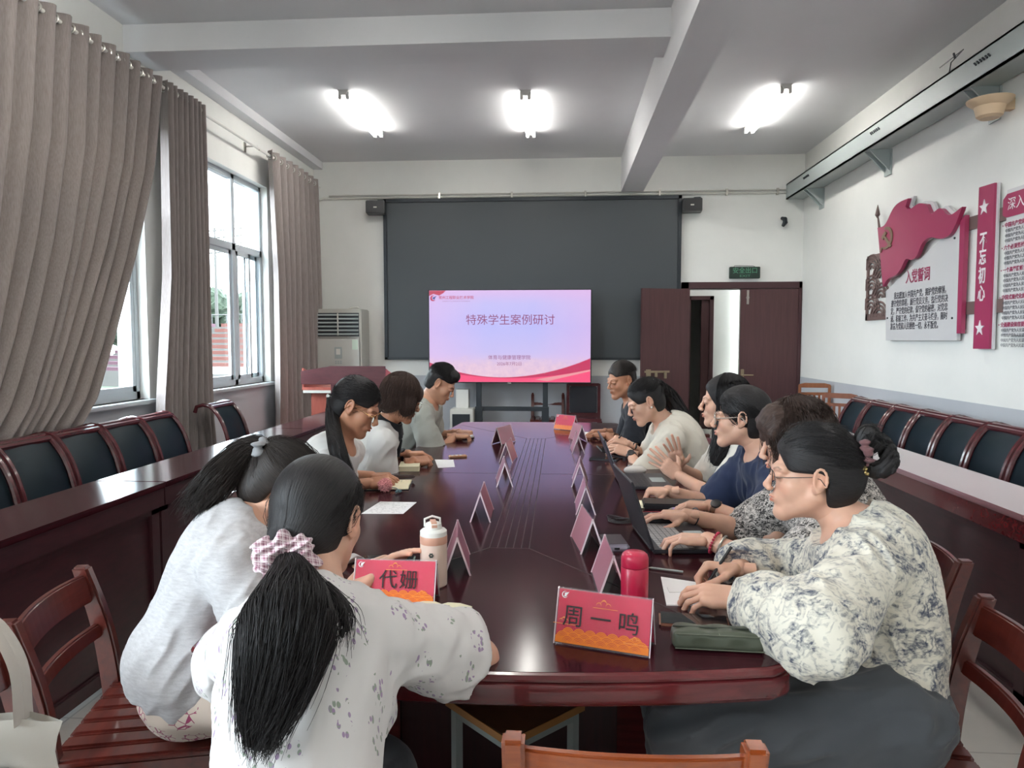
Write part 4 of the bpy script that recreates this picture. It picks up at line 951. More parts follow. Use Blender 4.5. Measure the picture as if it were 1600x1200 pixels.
# ------------------------------------------------------------------ head
def head_geo(g, M3, c, sk=(1, 1, 1), male=False, age=0, neck_to=None, eyes='down', lips=(.86, .55, .52), mouth_open=0, sc=1.0, brow=(.16, .13, .12)):
    """local frame: x right, y forward, z up, centre between the ears; M3 columns = local axes in world; c = world centre"""
    h = .0024; f = Field((-.1, -.125, -.15 - .03), (.1, .135, .135), h)
    jw = .056 if male else .051
    f.add(ell((0, -.014, .032), (.073, .094, .084)), 0)
    f.add(ell((0, .028, -.035), (.055, .058, .075)), .02)
    for s in (-1, 1):
        f.add(cone((s * jw, .0, -.045), (s * .012, .068, -.098), .019, .017), .025)
        f.add(ell((s * .036, .052, -.026), (.025, .026, .028)), .02)
        f.add(cone((s * .012, .083, .016), (s * .042, .072, .02), .012, .011), .012)      # brow ridge
    f.add(ell((0, .072, -.1), (.017, .018, .015)), .018)                                   # chin
    f.add(ell((0, .077, -.058), (.026, .017, .022)), .015)                                  # mouth mound
    for s in (-1, 1): f.sub(ell((s * .032, .103, .0), (.019, .017, .012)), .014)           # sockets
    f.add(cone((0, .087, .012), (0, .108, -.026), .0062, .009), .010)                     # nose
    f.add(ell((0, .1085, -.029), (.009, .008, .0075)), .008)
    for s in (-1, 1):
        f.add(ell((s * .0115, .103, -.034), (.0075, .0095, .0075)), .006)
        f.sub(ell((s * .006, .109, -.0415), (.0032, .005, .003)), .003)
        f.add(ell((s * .031, .078, .0), (.0155, .0135, .0115)), .006)                      # eyeball under lids
        f.add(cone((s * .018, .090, .0045), (s * .044, .081, .0035), .003, .003), .005)     # upper lid fold
        f.add(cone((s * .002, .0985, -.0555), (s * .019, .089, -.059), .0042, .0028), .005)  # upper lip
        f.add(cone((s * .001, .0965, -.0665 - mouth_open * .5), (s * .016, .088, -.0625), .0048, .003), .005)   # lower lip
    f.sub(cone((-.021, .0985, -.0605 - mouth_open * .25), (.021, .0985, -.0605 - mouth_open * .25), .0016 + mouth_open * .3, .0016 + mouth_open * .3), .003)
    f.sub(ell((0, .108, -.047), (.003, .007, .006)), .005)                                 # philtrum
    for s in (-1, 1):                                                                      # ears
        Rz = np.array(Matrix.Rotation(s * -.32, 3, 'Z') @ Matrix.Rotation(.16, 3, 'X'))
        f.add(ell((s * .078, -.008, -.002), (.0065, .0175, .031), Rz), .006)
        f.add(ell((s * .0735, .002, -.024), (.006, .009, .012)), .006)
        pts = [np.array(( s * .0825 + s * .002 * math.sin(a), -.0085 + .0155 * math.cos(a), .001 + .0285 * math.sin(a))) for a in np.linspace(math.radians(-40), math.radians(215), 11)]
        for p, q in zip(pts, pts[1:]): f.add(cone(p, q, .0032, .0032), .003)
        f.sub(ell((s * .0865, -.004, -.003), (.006, .008, .0155), Rz), .004)
    if neck_to is not None:
        nl = M3.T @ (np.asarray(neck_to) - c) / sc
        f.add(cone((0, -.018, -.05), nl * .96, .049 if not male else .055, .052 if not male else .06), .03)
    if male: f.add(ell((0, .0, -.06), (.056, .045, .045)), .02)
    V, Q = f.mesh(); C = np.ones((len(V), 3)) * np.array(sk)
    def soft(cx, cy, cz, rx, ry, rz, pw=2):
        d = ((V[:, 0] - cx) / rx) ** 2 + ((V[:, 1] - cy) / ry) ** 2 + ((V[:, 2] - cz) / rz) ** 2; return np.clip(1.6 - 1.6 * d, 0, 1)[:, None]
    def blend(wt, col): C[:] = C * (1 - wt) + np.array(col) * wt
    blend(np.maximum(soft(0, .092, -.0575, .022, .02, .0042), soft(0, .092, -.0655, .018, .02, .0055)), lips)
    for s in (-1, 1):
        blend(soft(s * .04, .06, -.028, .022, .03, .02) * .35, (1.06, .82, .78)); blend(soft(s * .078, -.005, 0, .012, .03, .035) * .3, (1.05, .8, .75))
        for k in np.linspace(0, 1, 7):
            blend(soft(s * (.017 + .031 * k), .09 - .012 * k, .0175 + .006 * math.sin(PI * k * .8), .0045, .02, .0028 + .0006 * (1 - k)) * (.75 if male else .6), brow)
            blend(soft(s * (.019 + .025 * k), .092 - .006 * k, -.0035 + .0015 * math.sin(PI * k), .0035, .014, .0018) * .9, (.1, .08, .08))
    blend(soft(0, .112, -.03, .012, .01, .01) * .2, (1.05, .8, .76))
    g.add(V * sc @ M3.T + c, Q, C, 0)
def rot_from(fwd, roll=0):
    """head axes from a looking direction; columns right, forward, up"""
    fw = nrm(fwd); r = nrm(np.cross(fw, (0, 0, 1))); u = np.cross(r, fw)
    if roll: r, u = r * math.cos(roll) + u * math.sin(roll), u * math.cos(roll) - r * math.sin(roll)
    return np.stack([r, fw, u], 1)

# ------------------------------------------------------------------ hands
CURL = {'pen': [(48, 45, 20), (58, 55, 25), (66, 62, 30), (72, 62, 30)], 'rest': [(22, 30, 18), (26, 34, 20), (30, 36, 20), (34, 36, 20)],
        'flat': [(6, 8, 5), (6, 8, 5), (8, 9, 5), (10, 10, 5)], 'type': [(18, 42, 25), (14, 45, 25), (16, 44, 25), (22, 40, 25)], 'fist': [(62, 80, 45), (66, 84, 45), (68, 84, 45), (68, 80, 45)],
        'mouse': [(6, 26, 16), (4, 26, 18), (16, 36, 22), (24, 38, 22)], 'spread': [(4, 6, 4), (0, 4, 3), (4, 6, 4), (8, 8, 5)]}
def hand_geo(g, W, d, nrm_, side, pose='rest', sc=1.0, fore=None, col=(1, 1, 1), spread=1.0, thumb=None):
    """W wrist, d finger direction, nrm_ back-of-hand direction, side +1 right hand / -1 left hand; thumb side = local +y for a right hand"""
    x = nrm(d); z = nrm(np.asarray(nrm_) - x * float(np.dot(nrm_, x))); y = np.cross(z, x); R = np.stack([x, y, z], 1); t = side   # right hand palm down, fingers +x: thumb to +y
    f = Field((-.05, -.075, -.085), (.2, .08, .035), .0021)
    f.add(cone((-.06, 0, 0), (.0, 0, 0), .025, .021, (0, 0, 1), .78), 0)
    f.add(rbox((.047, -t * .001, 0), (.044, .037, .0125), .0115), .014)
    f.add(cone((.01, t * .012, -.006), (.048, t * .03, -.01), .015, .0135), .012)
    f.add(cone((.012, -t * .02, -.004), (.06, -t * .03, -.003), .012, .011), .01)
    base = [(.086, .028, .043, .025, .02, .0086), (.091, .0092, .047, .028, .021, .0088), (.087, -.0098, .044, .026, .02, .0083), (.079, -.0275, .034, .02, .018, .0074)]
    fan = [7, 1, -5, -12]; tipcol = []
    for (bx_, by, l1, l2, l3, r), cu, fa in zip(base, CURL[pose], fan):
        p = A3(bx_, t * by, .001); a = math.radians(fa * spread) * t; dirxy = A3(math.cos(a), math.sin(a), 0); ang = 0
        f.add(cone(p - A3(.02, 0, 0), p, r, r * 1.06), .008)
        for l, c_, rr in zip((l1, l2, l3), cu, (r, r * .93, r * .84)):
            ang += math.radians(c_); q = p + l * (dirxy * math.cos(ang) + A3(0, 0, -1) * math.sin(ang))
            f.add(cone(p, q, rr * 1.03, rr * .93), .0022); p = q
        tipcol.append(p)
    th = thumb or {'pen': [(38, -30), (12, -32), (-8, -22)], 'flat': [(48, -12), (38, -8), (30, -6)], 'spread': [(55, -8), (45, -5), (38, -4)], 'fist': [(40, -40), (0, -35), (-30, -25)]}.get(pose, [(42, -26), (26, -20), (14, -14)])
    p = A3(.014, t * .02, -.006)
    for l, (az, el), rr in zip((.04, .032, .026), th, (.0125, .0108, .0098)):
        az = math.radians(az) * t; el = math.radians(el); q = p + l * A3(math.cos(az) * math.cos(el), math.sin(az) * math.cos(el), math.sin(el)); f.add(cone(p, q, rr, rr * .9), .005); p = q
    tipcol.append(p)
    V, Q = f.mesh(); C = np.ones((len(V), 3)) * np.array(col)
    for tp in tipcol:
        w_ = np.clip(1.3 - np.linalg.norm(V - tp, axis=1) / .016, 0, 1)[:, None] * .5; C = C * (1 - w_) + C * w_ * np.array((1.08, .84, .8))
    g.add(V * sc @ R.T + np.asarray(W), Q, C, 0)
    return [np.asarray(W) + R @ (p * sc) for p in tipcol]

def ik(S, W, a, b, pole):
    S, W = np.asarray(S, float), np.asarray(W, float); d = W - S; D = min(np.linalg.norm(d), (a + b) * .999); u = nrm(d)
    x = (a * a - b * b + D * D) / (2 * D); y = math.sqrt(max(a * a - x * x, 1e-6)); p = nrm(np.asarray(pole) - u * float(np.dot(pole, u))); return S + u * x + p * y

# ------------------------------------------------------------------ whole figures
def person(P):
    """P holds the world positions of the joints; returns the body object and the frame used for clothes and hair"""
    g = Geo(); pel = A3(*P['pel']); nk = A3(*P['neck']); hd = A3(*P['head']); male = P.get('male', False); W_ = P.get('w', 1.0) * .93
    r = nrm(A3(*P['right'])); up = nrm(nk - pel); r = nrm(r - up * (r @ up)); fw = nrm(np.cross(up, r)); hump = P.get('hump', .03) * .55
    def sp(t): return pel + (nk - pel) * t - fw * hump * math.sin(PI * t) * 1.0
    sw = P.get('sw', .145 if not male else .17)
    shd = P.get('shd', (.02, -.055)); SR = nk + r * sw + fw * shd[0] + up * shd[1]; SL = nk - r * sw + fw * shd[0] + up * shd[1]
    R3 = np.stack([r, fw, up], 1); g.R3 = R3
    fr = dict(pel=pel, nk=nk, hd=hd, r=r, up=up, fw=fw, sp=sp, SL=SL, SR=SR, W=W_, male=male, R3=R3)
    al, bl = P.get('arm', (.275, .235))
    for sd in 'LR':
        S = fr['S' + sd]; Wr = A3(*P['wr' + sd]); d = np.linalg.norm(Wr - S)
        E = ik(S, Wr, al, bl, A3(*P.get('pole' + sd, (0, 0, -1)))); fr['E' + sd] = E; fr['W' + sd] = Wr
    HLp = pel - r * .085; HRp = pel + r * .085; fwh = nrm(A3(fw[0], fw[1], 0)); fwl = nrm(A3(*P['facing'])) if 'facing' in P else fwh
    fr['fwl'] = fwl
    for sd, Hh in (('L', HLp), ('R', HRp)):
        rr = nrm(np.cross(fwl, (0, 0, 1))); s = -1 if sd == 'L' else 1
        Kn = A3(*P['kn' + sd]) if 'kn' + sd in P else Hh + fwl * P.get('thigh', .42) + rr * s * .05 + A3(0, 0, -.02 + (.50 - pel[2]) * 0)
        An = A3(*P['an' + sd]) if 'an' + sd in P else A3(Kn[0], Kn[1], .09) - fwl * P.get('tuck', .05)
        fr['H' + sd], fr['K' + sd], fr['A' + sd] = Hh, Kn, An
    def torso(o=0.0, k=.05):
        L_ = [(ell(pel + up * .0, (.158 * W_ + o, .118 * W_ + o, .115 + o), R3), k), (ell(sp(.38), (.122 * W_ + o, .098 * W_ + o, .14 + o), R3), k), (ell(sp(.68), (.138 * W_ + o, .108 * W_ + o, .16 + o), R3), k),
              (cone(SL + r * .02, SR - r * .02, .05 + o, .05 + o), k), (ell(sp(.88), (.12 * W_ + o, .085 + o, .085 + o), R3), k)]
        for S in (SL, SR): L_.append((cone(nk - up * .015, S, .032 + o, .04 + o), .03))
        if not male:
            for s in (-1, 1): L_.append((ell(sp(.66) + fw * .085 + r * s * .066, (.056 + o, .05 + o, .058 + o), R3), .03))
        elif P.get('belly'): L_.append((ell(sp(.4) + fw * .04, (.13 + o, .11 + o, .13 + o), R3), .05))
        return L_
    fr['torso'] = torso
    lo = np.min([pel, nk, hd, SL, SR, fr['EL'], fr['ER'], fr['WL'], fr['WR'], fr['KL'], fr['KR'], fr['AL'], fr['AR']], 0) - .2; hi = np.max([pel, nk, hd, SL, SR, fr['EL'], fr['ER'], fr['WL'], fr['WR'], fr['KL'], fr['KR'], fr['AL'], fr['AR']], 0) + .2
    lo[2] = max(lo[2], -.0); fr['lo'], fr['hi'] = lo, hi
    f = Field(lo, hi, .006)
    for p, k in torso(): f.add(p, k)
    fa = P.get('fat', 1.0)
    hbase = rot_from(A3(*P['look']), P.get('roll', 0)); nh = hd + hbase @ A3(0, -.02, -.05)
    nr = .049 if not male else .055
    f.add(cone(nk, nk + (nh - nk) * .55, nr * 1.04, nr), .03)
    for sd in 'LR':
        S, E, Wr = fr['S' + sd], fr['E' + sd], fr['W' + sd]
        f.add(cone(S, E, .047 * fa, .036 * fa), .03); f.add(cone(E, E + (Wr - E) * .45, .037 * fa, .034 * fa), .015); f.add(cone(E + (Wr - E) * .35, Wr, .035 * fa, .0225), .012)
        Hh, Kn, An = fr['H' + sd], fr['K' + sd], fr['A' + sd]
        f.add(cone(Hh, Kn, .085 * W_, .058), .03); f.add(cone(Kn, Kn + (An - Kn) * .4, .055, .05), .02); f.add(cone(Kn + (An - Kn) * .3, An, .052, .036), .02)
        f.add(cone(An + A3(0, 0, -.03), An + A3(0, 0, -.055) + fr['fwl'] * .15, .036, .028), .02)
    V, Q = f.mesh(); g.add(V, Q, np.ones(3), 0)
    head_geo(g, hbase, hd, (1, 1, 1), male, neck_to=nk, mouth_open=P.get('mouth', 0), sc=P.get('hsc', .94), lips=P.get('lips', (.86, .5, .48) if not male else (.8, .6, .55)))
    fr['hR'] = hbase * P.get('hsc', .94)
    for sd, s in (('R', 1), ('L', -1)):
        E, Wr = fr['E' + sd], fr['W' + sd]; dd = P.get('hd' + sd) or tuple(Wr - E); nn = P.get('hn' + sd, (0, 0, 1))
        fr['tips' + sd] = hand_geo(g, Wr, dd, nn, s, P.get('pose' + sd, 'rest'), P.get('hand', .88 if not male else .98), spread=P.get('spread', 1.0))
    o = g.build('person', P['skin']); o['label'] = P['label']; o['category'] = 'person'
    P['fr'] = fr; fr['o'] = o
    return o, fr
def shirt(P, fr, name, m_, off=.012, sleeve=.55, flare=.02, h=.0055, hem=.0, neckr=.075, fold=.006, long_=False, hemflare=.0, neck_fwd=.03, cuff=False, drop=.0, sk=.03):
    """sleeve: fraction along the upper arm for short sleeves; long_: fraction along the forearm"""
    o = fr['o']; f = Field(fr['lo'], fr['hi'], h); W_ = fr['W']; fa = P.get('fat', 1.0); up, fw, r, pel = fr['up'], fr['fw'], fr['r'], fr['pel']
    for p, k in fr['torso'](off, .04): f.add(p, k)
    if hemflare: f.add(ell(fr['sp'](.12), (.16 * W_ + off + hemflare, .125 * W_ + off + hemflare, .13), fr['R3']), .06)
    carve = []
    for sd in 'LR':
        S, E, Wr = fr['S' + sd], fr['E' + sd], fr['W' + sd]
        if not long_:
            q = S + (E - S) * sleeve; d = nrm(E - S); r0, r1 = .046 * fa + off * .8, .047 * fa + off + flare
            f.add(cone(S, q, r0, r1), sk); _, u_, v_ = frame_from(d); carve += [(rbox(q + d * (.012 + .06), (.06, r1 + .014, r1 + .014), .004, np.stack([d, np.array(u_), np.array(v_)], 1)), .002), (cone(q - d * .03, q + d * .03, r1 - .016, r1 - .008), .004)]
        else:
            q = E + (Wr - E) * long_; d = nrm(Wr - E); f.add(cone(S, E, .046 * fa + off * .8, .044 * fa + off + flare), sk)
            f.add(cone(E, E + (Wr - E) * (long_ * .72), .044 * fa + off + flare, .038 + off + flare * .8), .03); f.add(cone(E + (Wr - E) * long_ * .6, q, .036 + off + flare * .7, (.024 if cuff else .034) + off * .6), .02)
            if cuff: f.add(cone(q, q + d * .014, .027 + off * .4, .033 + off * .4), .004)
            carve += [(cone(q + d * (.018 if cuff else .004), q + d * .16, .05, .07), .002), (cone(q, q + d * .03, .027, .03), .003)]
    f.cut(pel - up * (.04 + drop), -up)
    if fold: f.warp(folds(fold, nrm(up + fw * .25), 26, P['pel'][1] * 7, .35))
    for c_, k in carve: f.sub(c_, k)
    nk = fr['nk']; nd = nrm(fr['hd'] - nk); f.sub(ell(nk + nd * .03 + fw * neck_fwd, (neckr, neckr * .95, .05), np.stack([r, nrm(np.cross(nd, r)), nd], 1)), .006)
    f.sub(cone(nk + nd * .035, nk + nd * .3, neckr * .85, neckr * 1.6), .004)
    V, Q = f.mesh(); g = Geo(); g.add(V, Q); return g.build(name, m_, o)
def trousers(P, fr, name, m_, off=.014, to=.97, h=.007, fold=.006, skirt=False):
    o = fr['o']; f = Field(fr['lo'], fr['hi'], h); W_ = fr['W']
    f.add(ell(fr['pel'] + A3(0, 0, -.005), (.165 * W_ + off, .13 * W_ + off, .125 + off * .3), fr['R3']), 0)
    for sd in 'LR':
        Hh, Kn, An = fr['H' + sd], fr['K' + sd], fr['A' + sd]; f.add(cone(Hh, Kn, .09 * W_ + off, .066 + off), .05)
        q = Kn + (An - Kn) * to; f.add(cone(Kn, q, .064 + off, .058 + off * 1.4), .03); d = nrm(q - Kn)
        f.sub(cone(q + d * .02, q + d * .14, .055 + off, .07), .003)
    if skirt: f.add(cone((fr['HL'] + fr['HR']) / 2, (fr['KL'] + fr['KR']) / 2, .10 * W_ + off, .085 + off), .08)
    f.cut(fr['pel'] + A3(0, 0, .12), A3(0, 0, 1) - fr['fwl'] * .5)
    if fold: f.warp(folds(fold, fr['fwl'] + A3(0, 0, -.4), 24, 3 + P['pel'][1], .3))
    V, Q = f.mesh(); g = Geo(); g.add(V, Q); return g.build(name, m_, o)

# ------------------------------------------------------------------ hair (all in the head's own frame, then placed)
def _scalp(u, rad, c): return c + u * rad
def hair_cap(g, fr, rad=(.080, .102, .093), c=(0, -.016, .032), hairline=.062, ear=True, nape=-.06, tie=None, bangs=0, sc=1.0, fluff=0, side=.0, temple=.012, ear_top=.0, extra=()):
    f = Field((-.125, -.15, -.16), (.125, .13, .15), .003)
    f.add(ell(c, rad), 0); f.add(ell((0, -.045, -.02), (rad[0] * .84, rad[1] * .62, .075)), .02)
    # clear the face, below the hairline, and around the ears
    f.sub(ell((0, .13, -.04), (.076, .096, .108)), .03); f.sub(ell((0, .118, -.075), (.13, .085, .112)), .02)
    if ear: f.sub(rbox((0, .03, -.10 + ear_top / 2), (.15, .055, .085 + ear_top / 2), .02), .01)
    f.sub(rbox((0, -.06, nape - .1), (.15, .15, .1), .01), .01)
    if side: 
        for s in (-1, 1): f.add(ell((s * .066, .01, -.03), (.022, .045, side)), .02)
    if bangs: f.add(ell((0, .07, .04), (.066, .03, .05)), .02)
    for pr, k in extra: f.add(pr, k)
    if fluff: f.warp(lambda x, y, z: fluff * (vnoise(x * 45 + 9, y * 45, z * 45) - .5) * 2)
    V, Q = f.mesh(); T = np.array(tie if tie is not None else (0, -.13, .02), float); D = V - np.array(c); ax = nrm(T - np.array((0, .09, .07)))
    u_, v_ = [np.array(q) for q in frame_from(ax)[1:]]
    ang = np.arctan2((V - T) @ u_, (V - T) @ v_) if tie is not None else np.arctan2(D[:, 0], D[:, 2] + .02) * 1.0
    lg = D @ ax if tie is not None else D[:, 1]
    hu = np.stack([ang / (2 * PI) * 1.6, lg * 8, np.zeros(len(V))], 1)
    g.add(V * sc @ fr['hR'].T + fr['hd'], Q, np.ones(3), 0, hu)
def flow_uv(P):
    S, K, _ = P.shape; q = np.zeros((S, K, 3)); q[..., 0] = RNG.random((S, 1)); q[..., 1] = np.linspace(0, 1, K)[None]; return q
def add_strands(g, fr, Pts, r, n=3, local=True):
    V, Q = tubes(Pts, r, n); hu = np.repeat(flow_uv(Pts).reshape(-1, 3), n, axis=0)
    if local: V = V @ fr['hR'].T + fr['hd']
    g.add(V, Q, np.ones(3), 0, hu)
def scalp_strands(g, fr, n, T, rad=(.0825, .1045, .0955), c=(0, -.016, .032), seed=1, r=.0007, lift=.0015, front=.55, K=11):
    """strands combed over the skull from the hairline to the tie point T"""
    rg = np.random.default_rng(seed); c = np.array(c); rad = np.array(rad); T = np.array(T, float)
    th = rg.uniform(-1, 1, n); ph = rg.uniform(0, 1, n)
    D0 = np.stack([np.sin(th * 1.75), np.cos(th * 1.75) * .9 , .55 * np.cos(th * 1.35) + .05 + rg.uniform(-.2, .3, n)], 1)
    low = rg.random(n) < .3; D0[low] = np.stack([rg.choice([-1, 1], low.sum()) * rg.uniform(.35, .9, low.sum()), -rg.uniform(.3, .9, low.sum()), -rg.uniform(.45, .8, low.sum())], 1)
    D0 /= np.linalg.norm(D0, axis=1, keepdims=True); DT = nrm((T - c) / rad); t = np.linspace(0, 1, K)[None, :, None]
    D = D0[:, None] * (1 - t) + DT * t + rg.normal(0, .02, (n, 1, 3)) * np.sin(PI * t); D /= np.linalg.norm(D, axis=2, keepdims=True)
    fly = np.where(rg.random((n, 1, 1)) < .05, rg.uniform(2, 6, (n, 1, 1)), 1); D = D + rg.normal(0, .035, (n, K, 3)) * (fly > 1) * .5; Pp = c + D * rad * (1 + lift / .09 * rg.uniform(-.5, 1.4, (n, 1, 1)) * fly); Pp = c + (Pp - c) * (1 - .10 * (1 - t) ** 5); e = np.clip((t - .8) / .2, 0, 1) ** 2; Pp = Pp * (1 - e) + T * e
    keep = ~(((D0[:, 1] > .38) & (D0[:, 2] < .3)) | ((D0[:, 1] > .12) & (D0[:, 2] < .0))); Pp = Pp[keep]
    add_strands(g, fr, Pp, np.full(Pp.shape[:2], r) * np.linspace(1, .9, K))
def bob_strands(g, fr, n, low=-.9, rad=(.084, .106, .097), c=(0, -.016, .032), seed=4, face=.95, r=.0008, K=13, flick=.01, wav=0, drop=0.0, top=(0, -.03, .1)):
    """strands falling from the crown all round except over the face"""
    rg = np.random.default_rng(seed); az = rg.uniform(face, 2 * PI - face, n); e0 = rg.uniform(.9, 1.5, n); e1 = rg.uniform(low - .25, low + .1, n); t = np.linspace(0, 1, K)[None]
    el = e0[:, None] * (1 - t) + e1[:, None] * t; lim = np.maximum(el, -.35); D = np.stack([np.sin(az)[:, None] * np.cos(lim), np.cos(az)[:, None] * np.cos(lim), np.sin(lim)], -1)
    Pp = np.array(c) + D * np.array(rad) * (1 + rg.uniform(-.01, .05, (n, 1, 1))); Pp[..., 2] += np.minimum(el + .35, 0) * .11
    Pp += rg.normal(0, flick, (n, 1, 3)) * (t[..., None] ** 3) + (wav * np.sin(t * 11 + rg.uniform(0, 6, (n, 1)))[..., None] * rg.normal(0, 1, (n, 1, 3)) if wav else 0)
    add_strands(g, fr, Pp, np.full((n, K), r) * (1 - .5 * t ** 3))
def tail(g, pts, rad, n=400, K=16, seed=2, r=.0008, core=.86, flat=None, fray=.012, curl=0, local=None, hz=.004, jag=.08):
    """hanging lock along pts (world) with given radii; a solid core plus loose strands over it"""
    rg = np.random.default_rng(seed); P = np.array(bez(pts, 26)); Kp = len(P); R_r = np.interp(np.linspace(0, 1, Kp), np.linspace(0, 1, len(rad)), rad)
    lo, hi = P.min(0) - max(rad) - .03, P.max(0) + max(rad) + .03; f = Field(lo, hi, hz)
    nn = flat[0] if flat else None; sf = flat[1] if flat else 1
    last = int(Kp * .9)
    for i in range(last - 1): f.add(cone(P[i], P[i + 1], R_r[i] * core, R_r[i + 1] * core, nn, sf), .01)
    d_ = nrm(P[-1] - P[0]); uu = np.array(frame_from(d_)[1]); vv = np.array(frame_from(d_)[2])
    f.warp(lambda x, y, z: .003 * np.sin(((x * uu[0] + y * uu[1] + z * uu[2]) * 420) + 4 * np.sin((x * vv[0] + y * vv[1] + z * vv[2]) * 60)))
    V, Q = f.mesh(); q_ = V @ uu; w_ = V @ d_; g.add(V, Q, np.ones(3), 0, np.stack([q_ * 3.2 + .4 * (V @ vv), w_ * 2, np.zeros(len(V))], 1))
    T = np.gradient(P, axis=0); T /= np.linalg.norm(T, axis=1, keepdims=True); U = np.empty_like(P); u = np.array(frame_from(T[0])[1])
    for i in range(Kp): u = nrm(u - T[i] * (u @ T[i])); U[i] = u
    Wv = np.cross(T, U); a = rg.uniform(0, 2 * PI, n); rr = np.sqrt(rg.uniform(.55, 1.0, n)) * 1.0; t = np.linspace(0, 1, K)
    te = rg.uniform(1 - jag * 2.5, 1.0, n); ti = t[None] * te[:, None] * (Kp - 1); i0 = np.clip(ti.astype(int), 0, Kp - 2); fr_ = (ti - i0)[..., None]
    Pc = P[i0] * (1 - fr_) + P[i0 + 1] * fr_; Uc = U[i0]; Wc = Wv[i0]; Rc = np.interp(ti, np.arange(Kp), R_r)
    aa = a[:, None] + .5 * t[None] * rg.normal(0, 1, (n, 1)); off_ = (np.cos(aa)[..., None] * Uc + np.sin(aa)[..., None] * Wc)
    if nn is not None:
        nv = nrm(nn); off_ = off_ - nv * (off_ @ nv)[..., None] * (1 - sf)
    fz = rg.normal(0, fray, (n, 1, 3)) * (t[None, :, None] ** 2)
    cz = curl * np.stack([np.sin(9 * t)[None] * rg.normal(0, 1, (n, 1))] * 3, -1) if curl else 0
    S = Pc + off_ * (Rc * rr[:, None])[..., None] + fz + cz
    V, Q = tubes(S, np.full((n, K), r) * (1 - .6 * t ** 3), 3); g.add(V, Q, np.ones(3), 0, np.repeat(flow_uv(S).reshape(-1, 3), 3, axis=0))
def glasses(fr, m_rim, lens=True, w_=.024, rim=.0011, sq=.8, name='glasses', y=.1, z=-.004, tm=None):
    hR, hd = fr['hR'], fr['hd']; X = lambda p: tuple(hd + hR @ A3(*p)); bm = bmesh.new()
    for s in (-1, 1):
        pts = []
        for a in np.linspace(0, 2 * PI, 25)[:-1]:
            ca, sa = math.cos(a), math.sin(a); ca = math.copysign(abs(ca) ** sq, ca); sa = math.copysign(abs(sa) ** sq, sa); pts.append(X((s * .032 + w_ * ca, y - .004 * abs(ca) - .1 * max(0, abs(s * .032 + w_ * ca) - .04), z + .021 * sa)))
        tube(bm, pts, rim, 6, close=True)
    tube(bm, [X((-.009, y, z + .004)), X((0, y + .003, z + .006)), X((.009, y, z + .004))], rim, 6)
    rims = obj(name, bm, m_rim, fr['o'], smooth=True)
    for s in (-1, 1):
        bm = bmesh.new(); tube(bm, [X((s * .055, y - .008, z + .006)), X((s * .071, y - .035, z + .008)), X((s * .0785, .01, z + .012)), X((s * .0835, -.008, z + .008)), X((s * .083, -.022, z - .012))], rim, 6); obj('temple_arm', bm, tm or m_rim, rims, smooth=True)
    return rims
# ================================================================== THE PEOPLE
_cw = _cw0
def at(px, py, Y):
    d = -_cw[2] + _cw[0] * (px - 800) / 1100 + _cw[1] * (600 - py) / 1100; t = Y / d[1]; return A3(*(d * t)) + A3(0, 0, 1.39)

# ---- cloth patterns
def cloth(name, c, rough=.85, weave=900, st=.15, spec=.2, sheen=.15):
    m = mat(name, c, rough, spec=spec, sheen=sheen); v = coords(m); bump(m, noise(m, v, weave, 2), st, .0006); return m
def sprig(name):
    m = cloth(name, srgb('#e6e2df')); v = coords(m); nz = N(m, 'ShaderNodeTexNoise'); nz.inputs['Scale'].default_value = 14; L(m, v, nz.inputs['Vector'])
    wv = N(m, 'ShaderNodeVectorMath', operation='MULTIPLY_ADD'); L(m, nz.outputs['Color'], wv.inputs[0]); wv.inputs[1].default_value = (.05, .05, .05); L(m, v, wv.inputs[2])
    big = voro(m, v, 21, 'F1', .9); cl = mth(m, 'LESS_THAN', big.outputs['Distance'], .42)
    lv = voro(m, coords(m, (1, 1, .45), (0, .5, 0)), 125, 'F1', 1); leaf_ = mth(m, 'LESS_THAN', lv.outputs['Distance'], .40); w2 = mth(m, 'LESS_THAN', noise(m, wv.outputs[0], 60, 2), .6)
    msk = mth(m, 'MULTIPLY', mth(m, 'MULTIPLY', cl, leaf_), w2)
    hue = ramp(m, noise(m, v, 70, 1), [(.46, srgb('#7d8a78')), (.52, srgb('#8d6f95'))])
    basecol(m, mix(m, mth(m, 'MULTIPLY', msk, .85), mix(m, noise(m, v, 6, 3), srgb('#cfcbc9'), srgb('#c5c0bf')), hue)); return m
def toile(name, ground, ink_, sc=14, thr=(.5, .62), dist=2.2):
    m = cloth(name, ground, .7); v = coords(m)
    a = noise(m, v, sc, 6, .7, dist); b = noise(m, coords(m, (1, 1.6, 2.6)), sc * 3.1, 4, .7, 1.2); w_ = N(m, 'ShaderNodeTexWave', wave_type='RINGS'); w_.inputs['Scale'].default_value = sc * 1.1; w_.inputs['Distortion'].default_value = 26; w_.inputs['Detail'].default_value = 3; w_.inputs['Detail Scale'].default_value = 2; L(m, v, w_.inputs['Vector'])
    ma = ramp(m, a, [(thr[0], (0, 0, 0)), (thr[1], (1, 1, 1))]); mb = ramp(m, b, [(.4, (0, 0, 0)), (.56, (1, 1, 1))]); mw = ramp(m, w_.outputs['Fac'], [(.55, (0, 0, 0)), (.8, (1, 1, 1))])
    k = mth(m, 'MULTIPLY', ma, mth(m, 'MAXIMUM', mth(m, 'MULTIPLY', mb, .9), mth(m, 'MULTIPLY', mw, .75)))
    k = mth(m, 'ADD', k, mth(m, 'MULTIPLY', mth(m, 'MULTIPLY', mw, mb), .35))
    basecol(m, mix(m, mth(m, 'MINIMUM', k, 1.0), mix(m, noise(m, v, 5, 4), ground, tuple(min(1, q * 1.12) for q in ground)), ink_)); return m
C_A = sprig('sprigged_white_cotton')
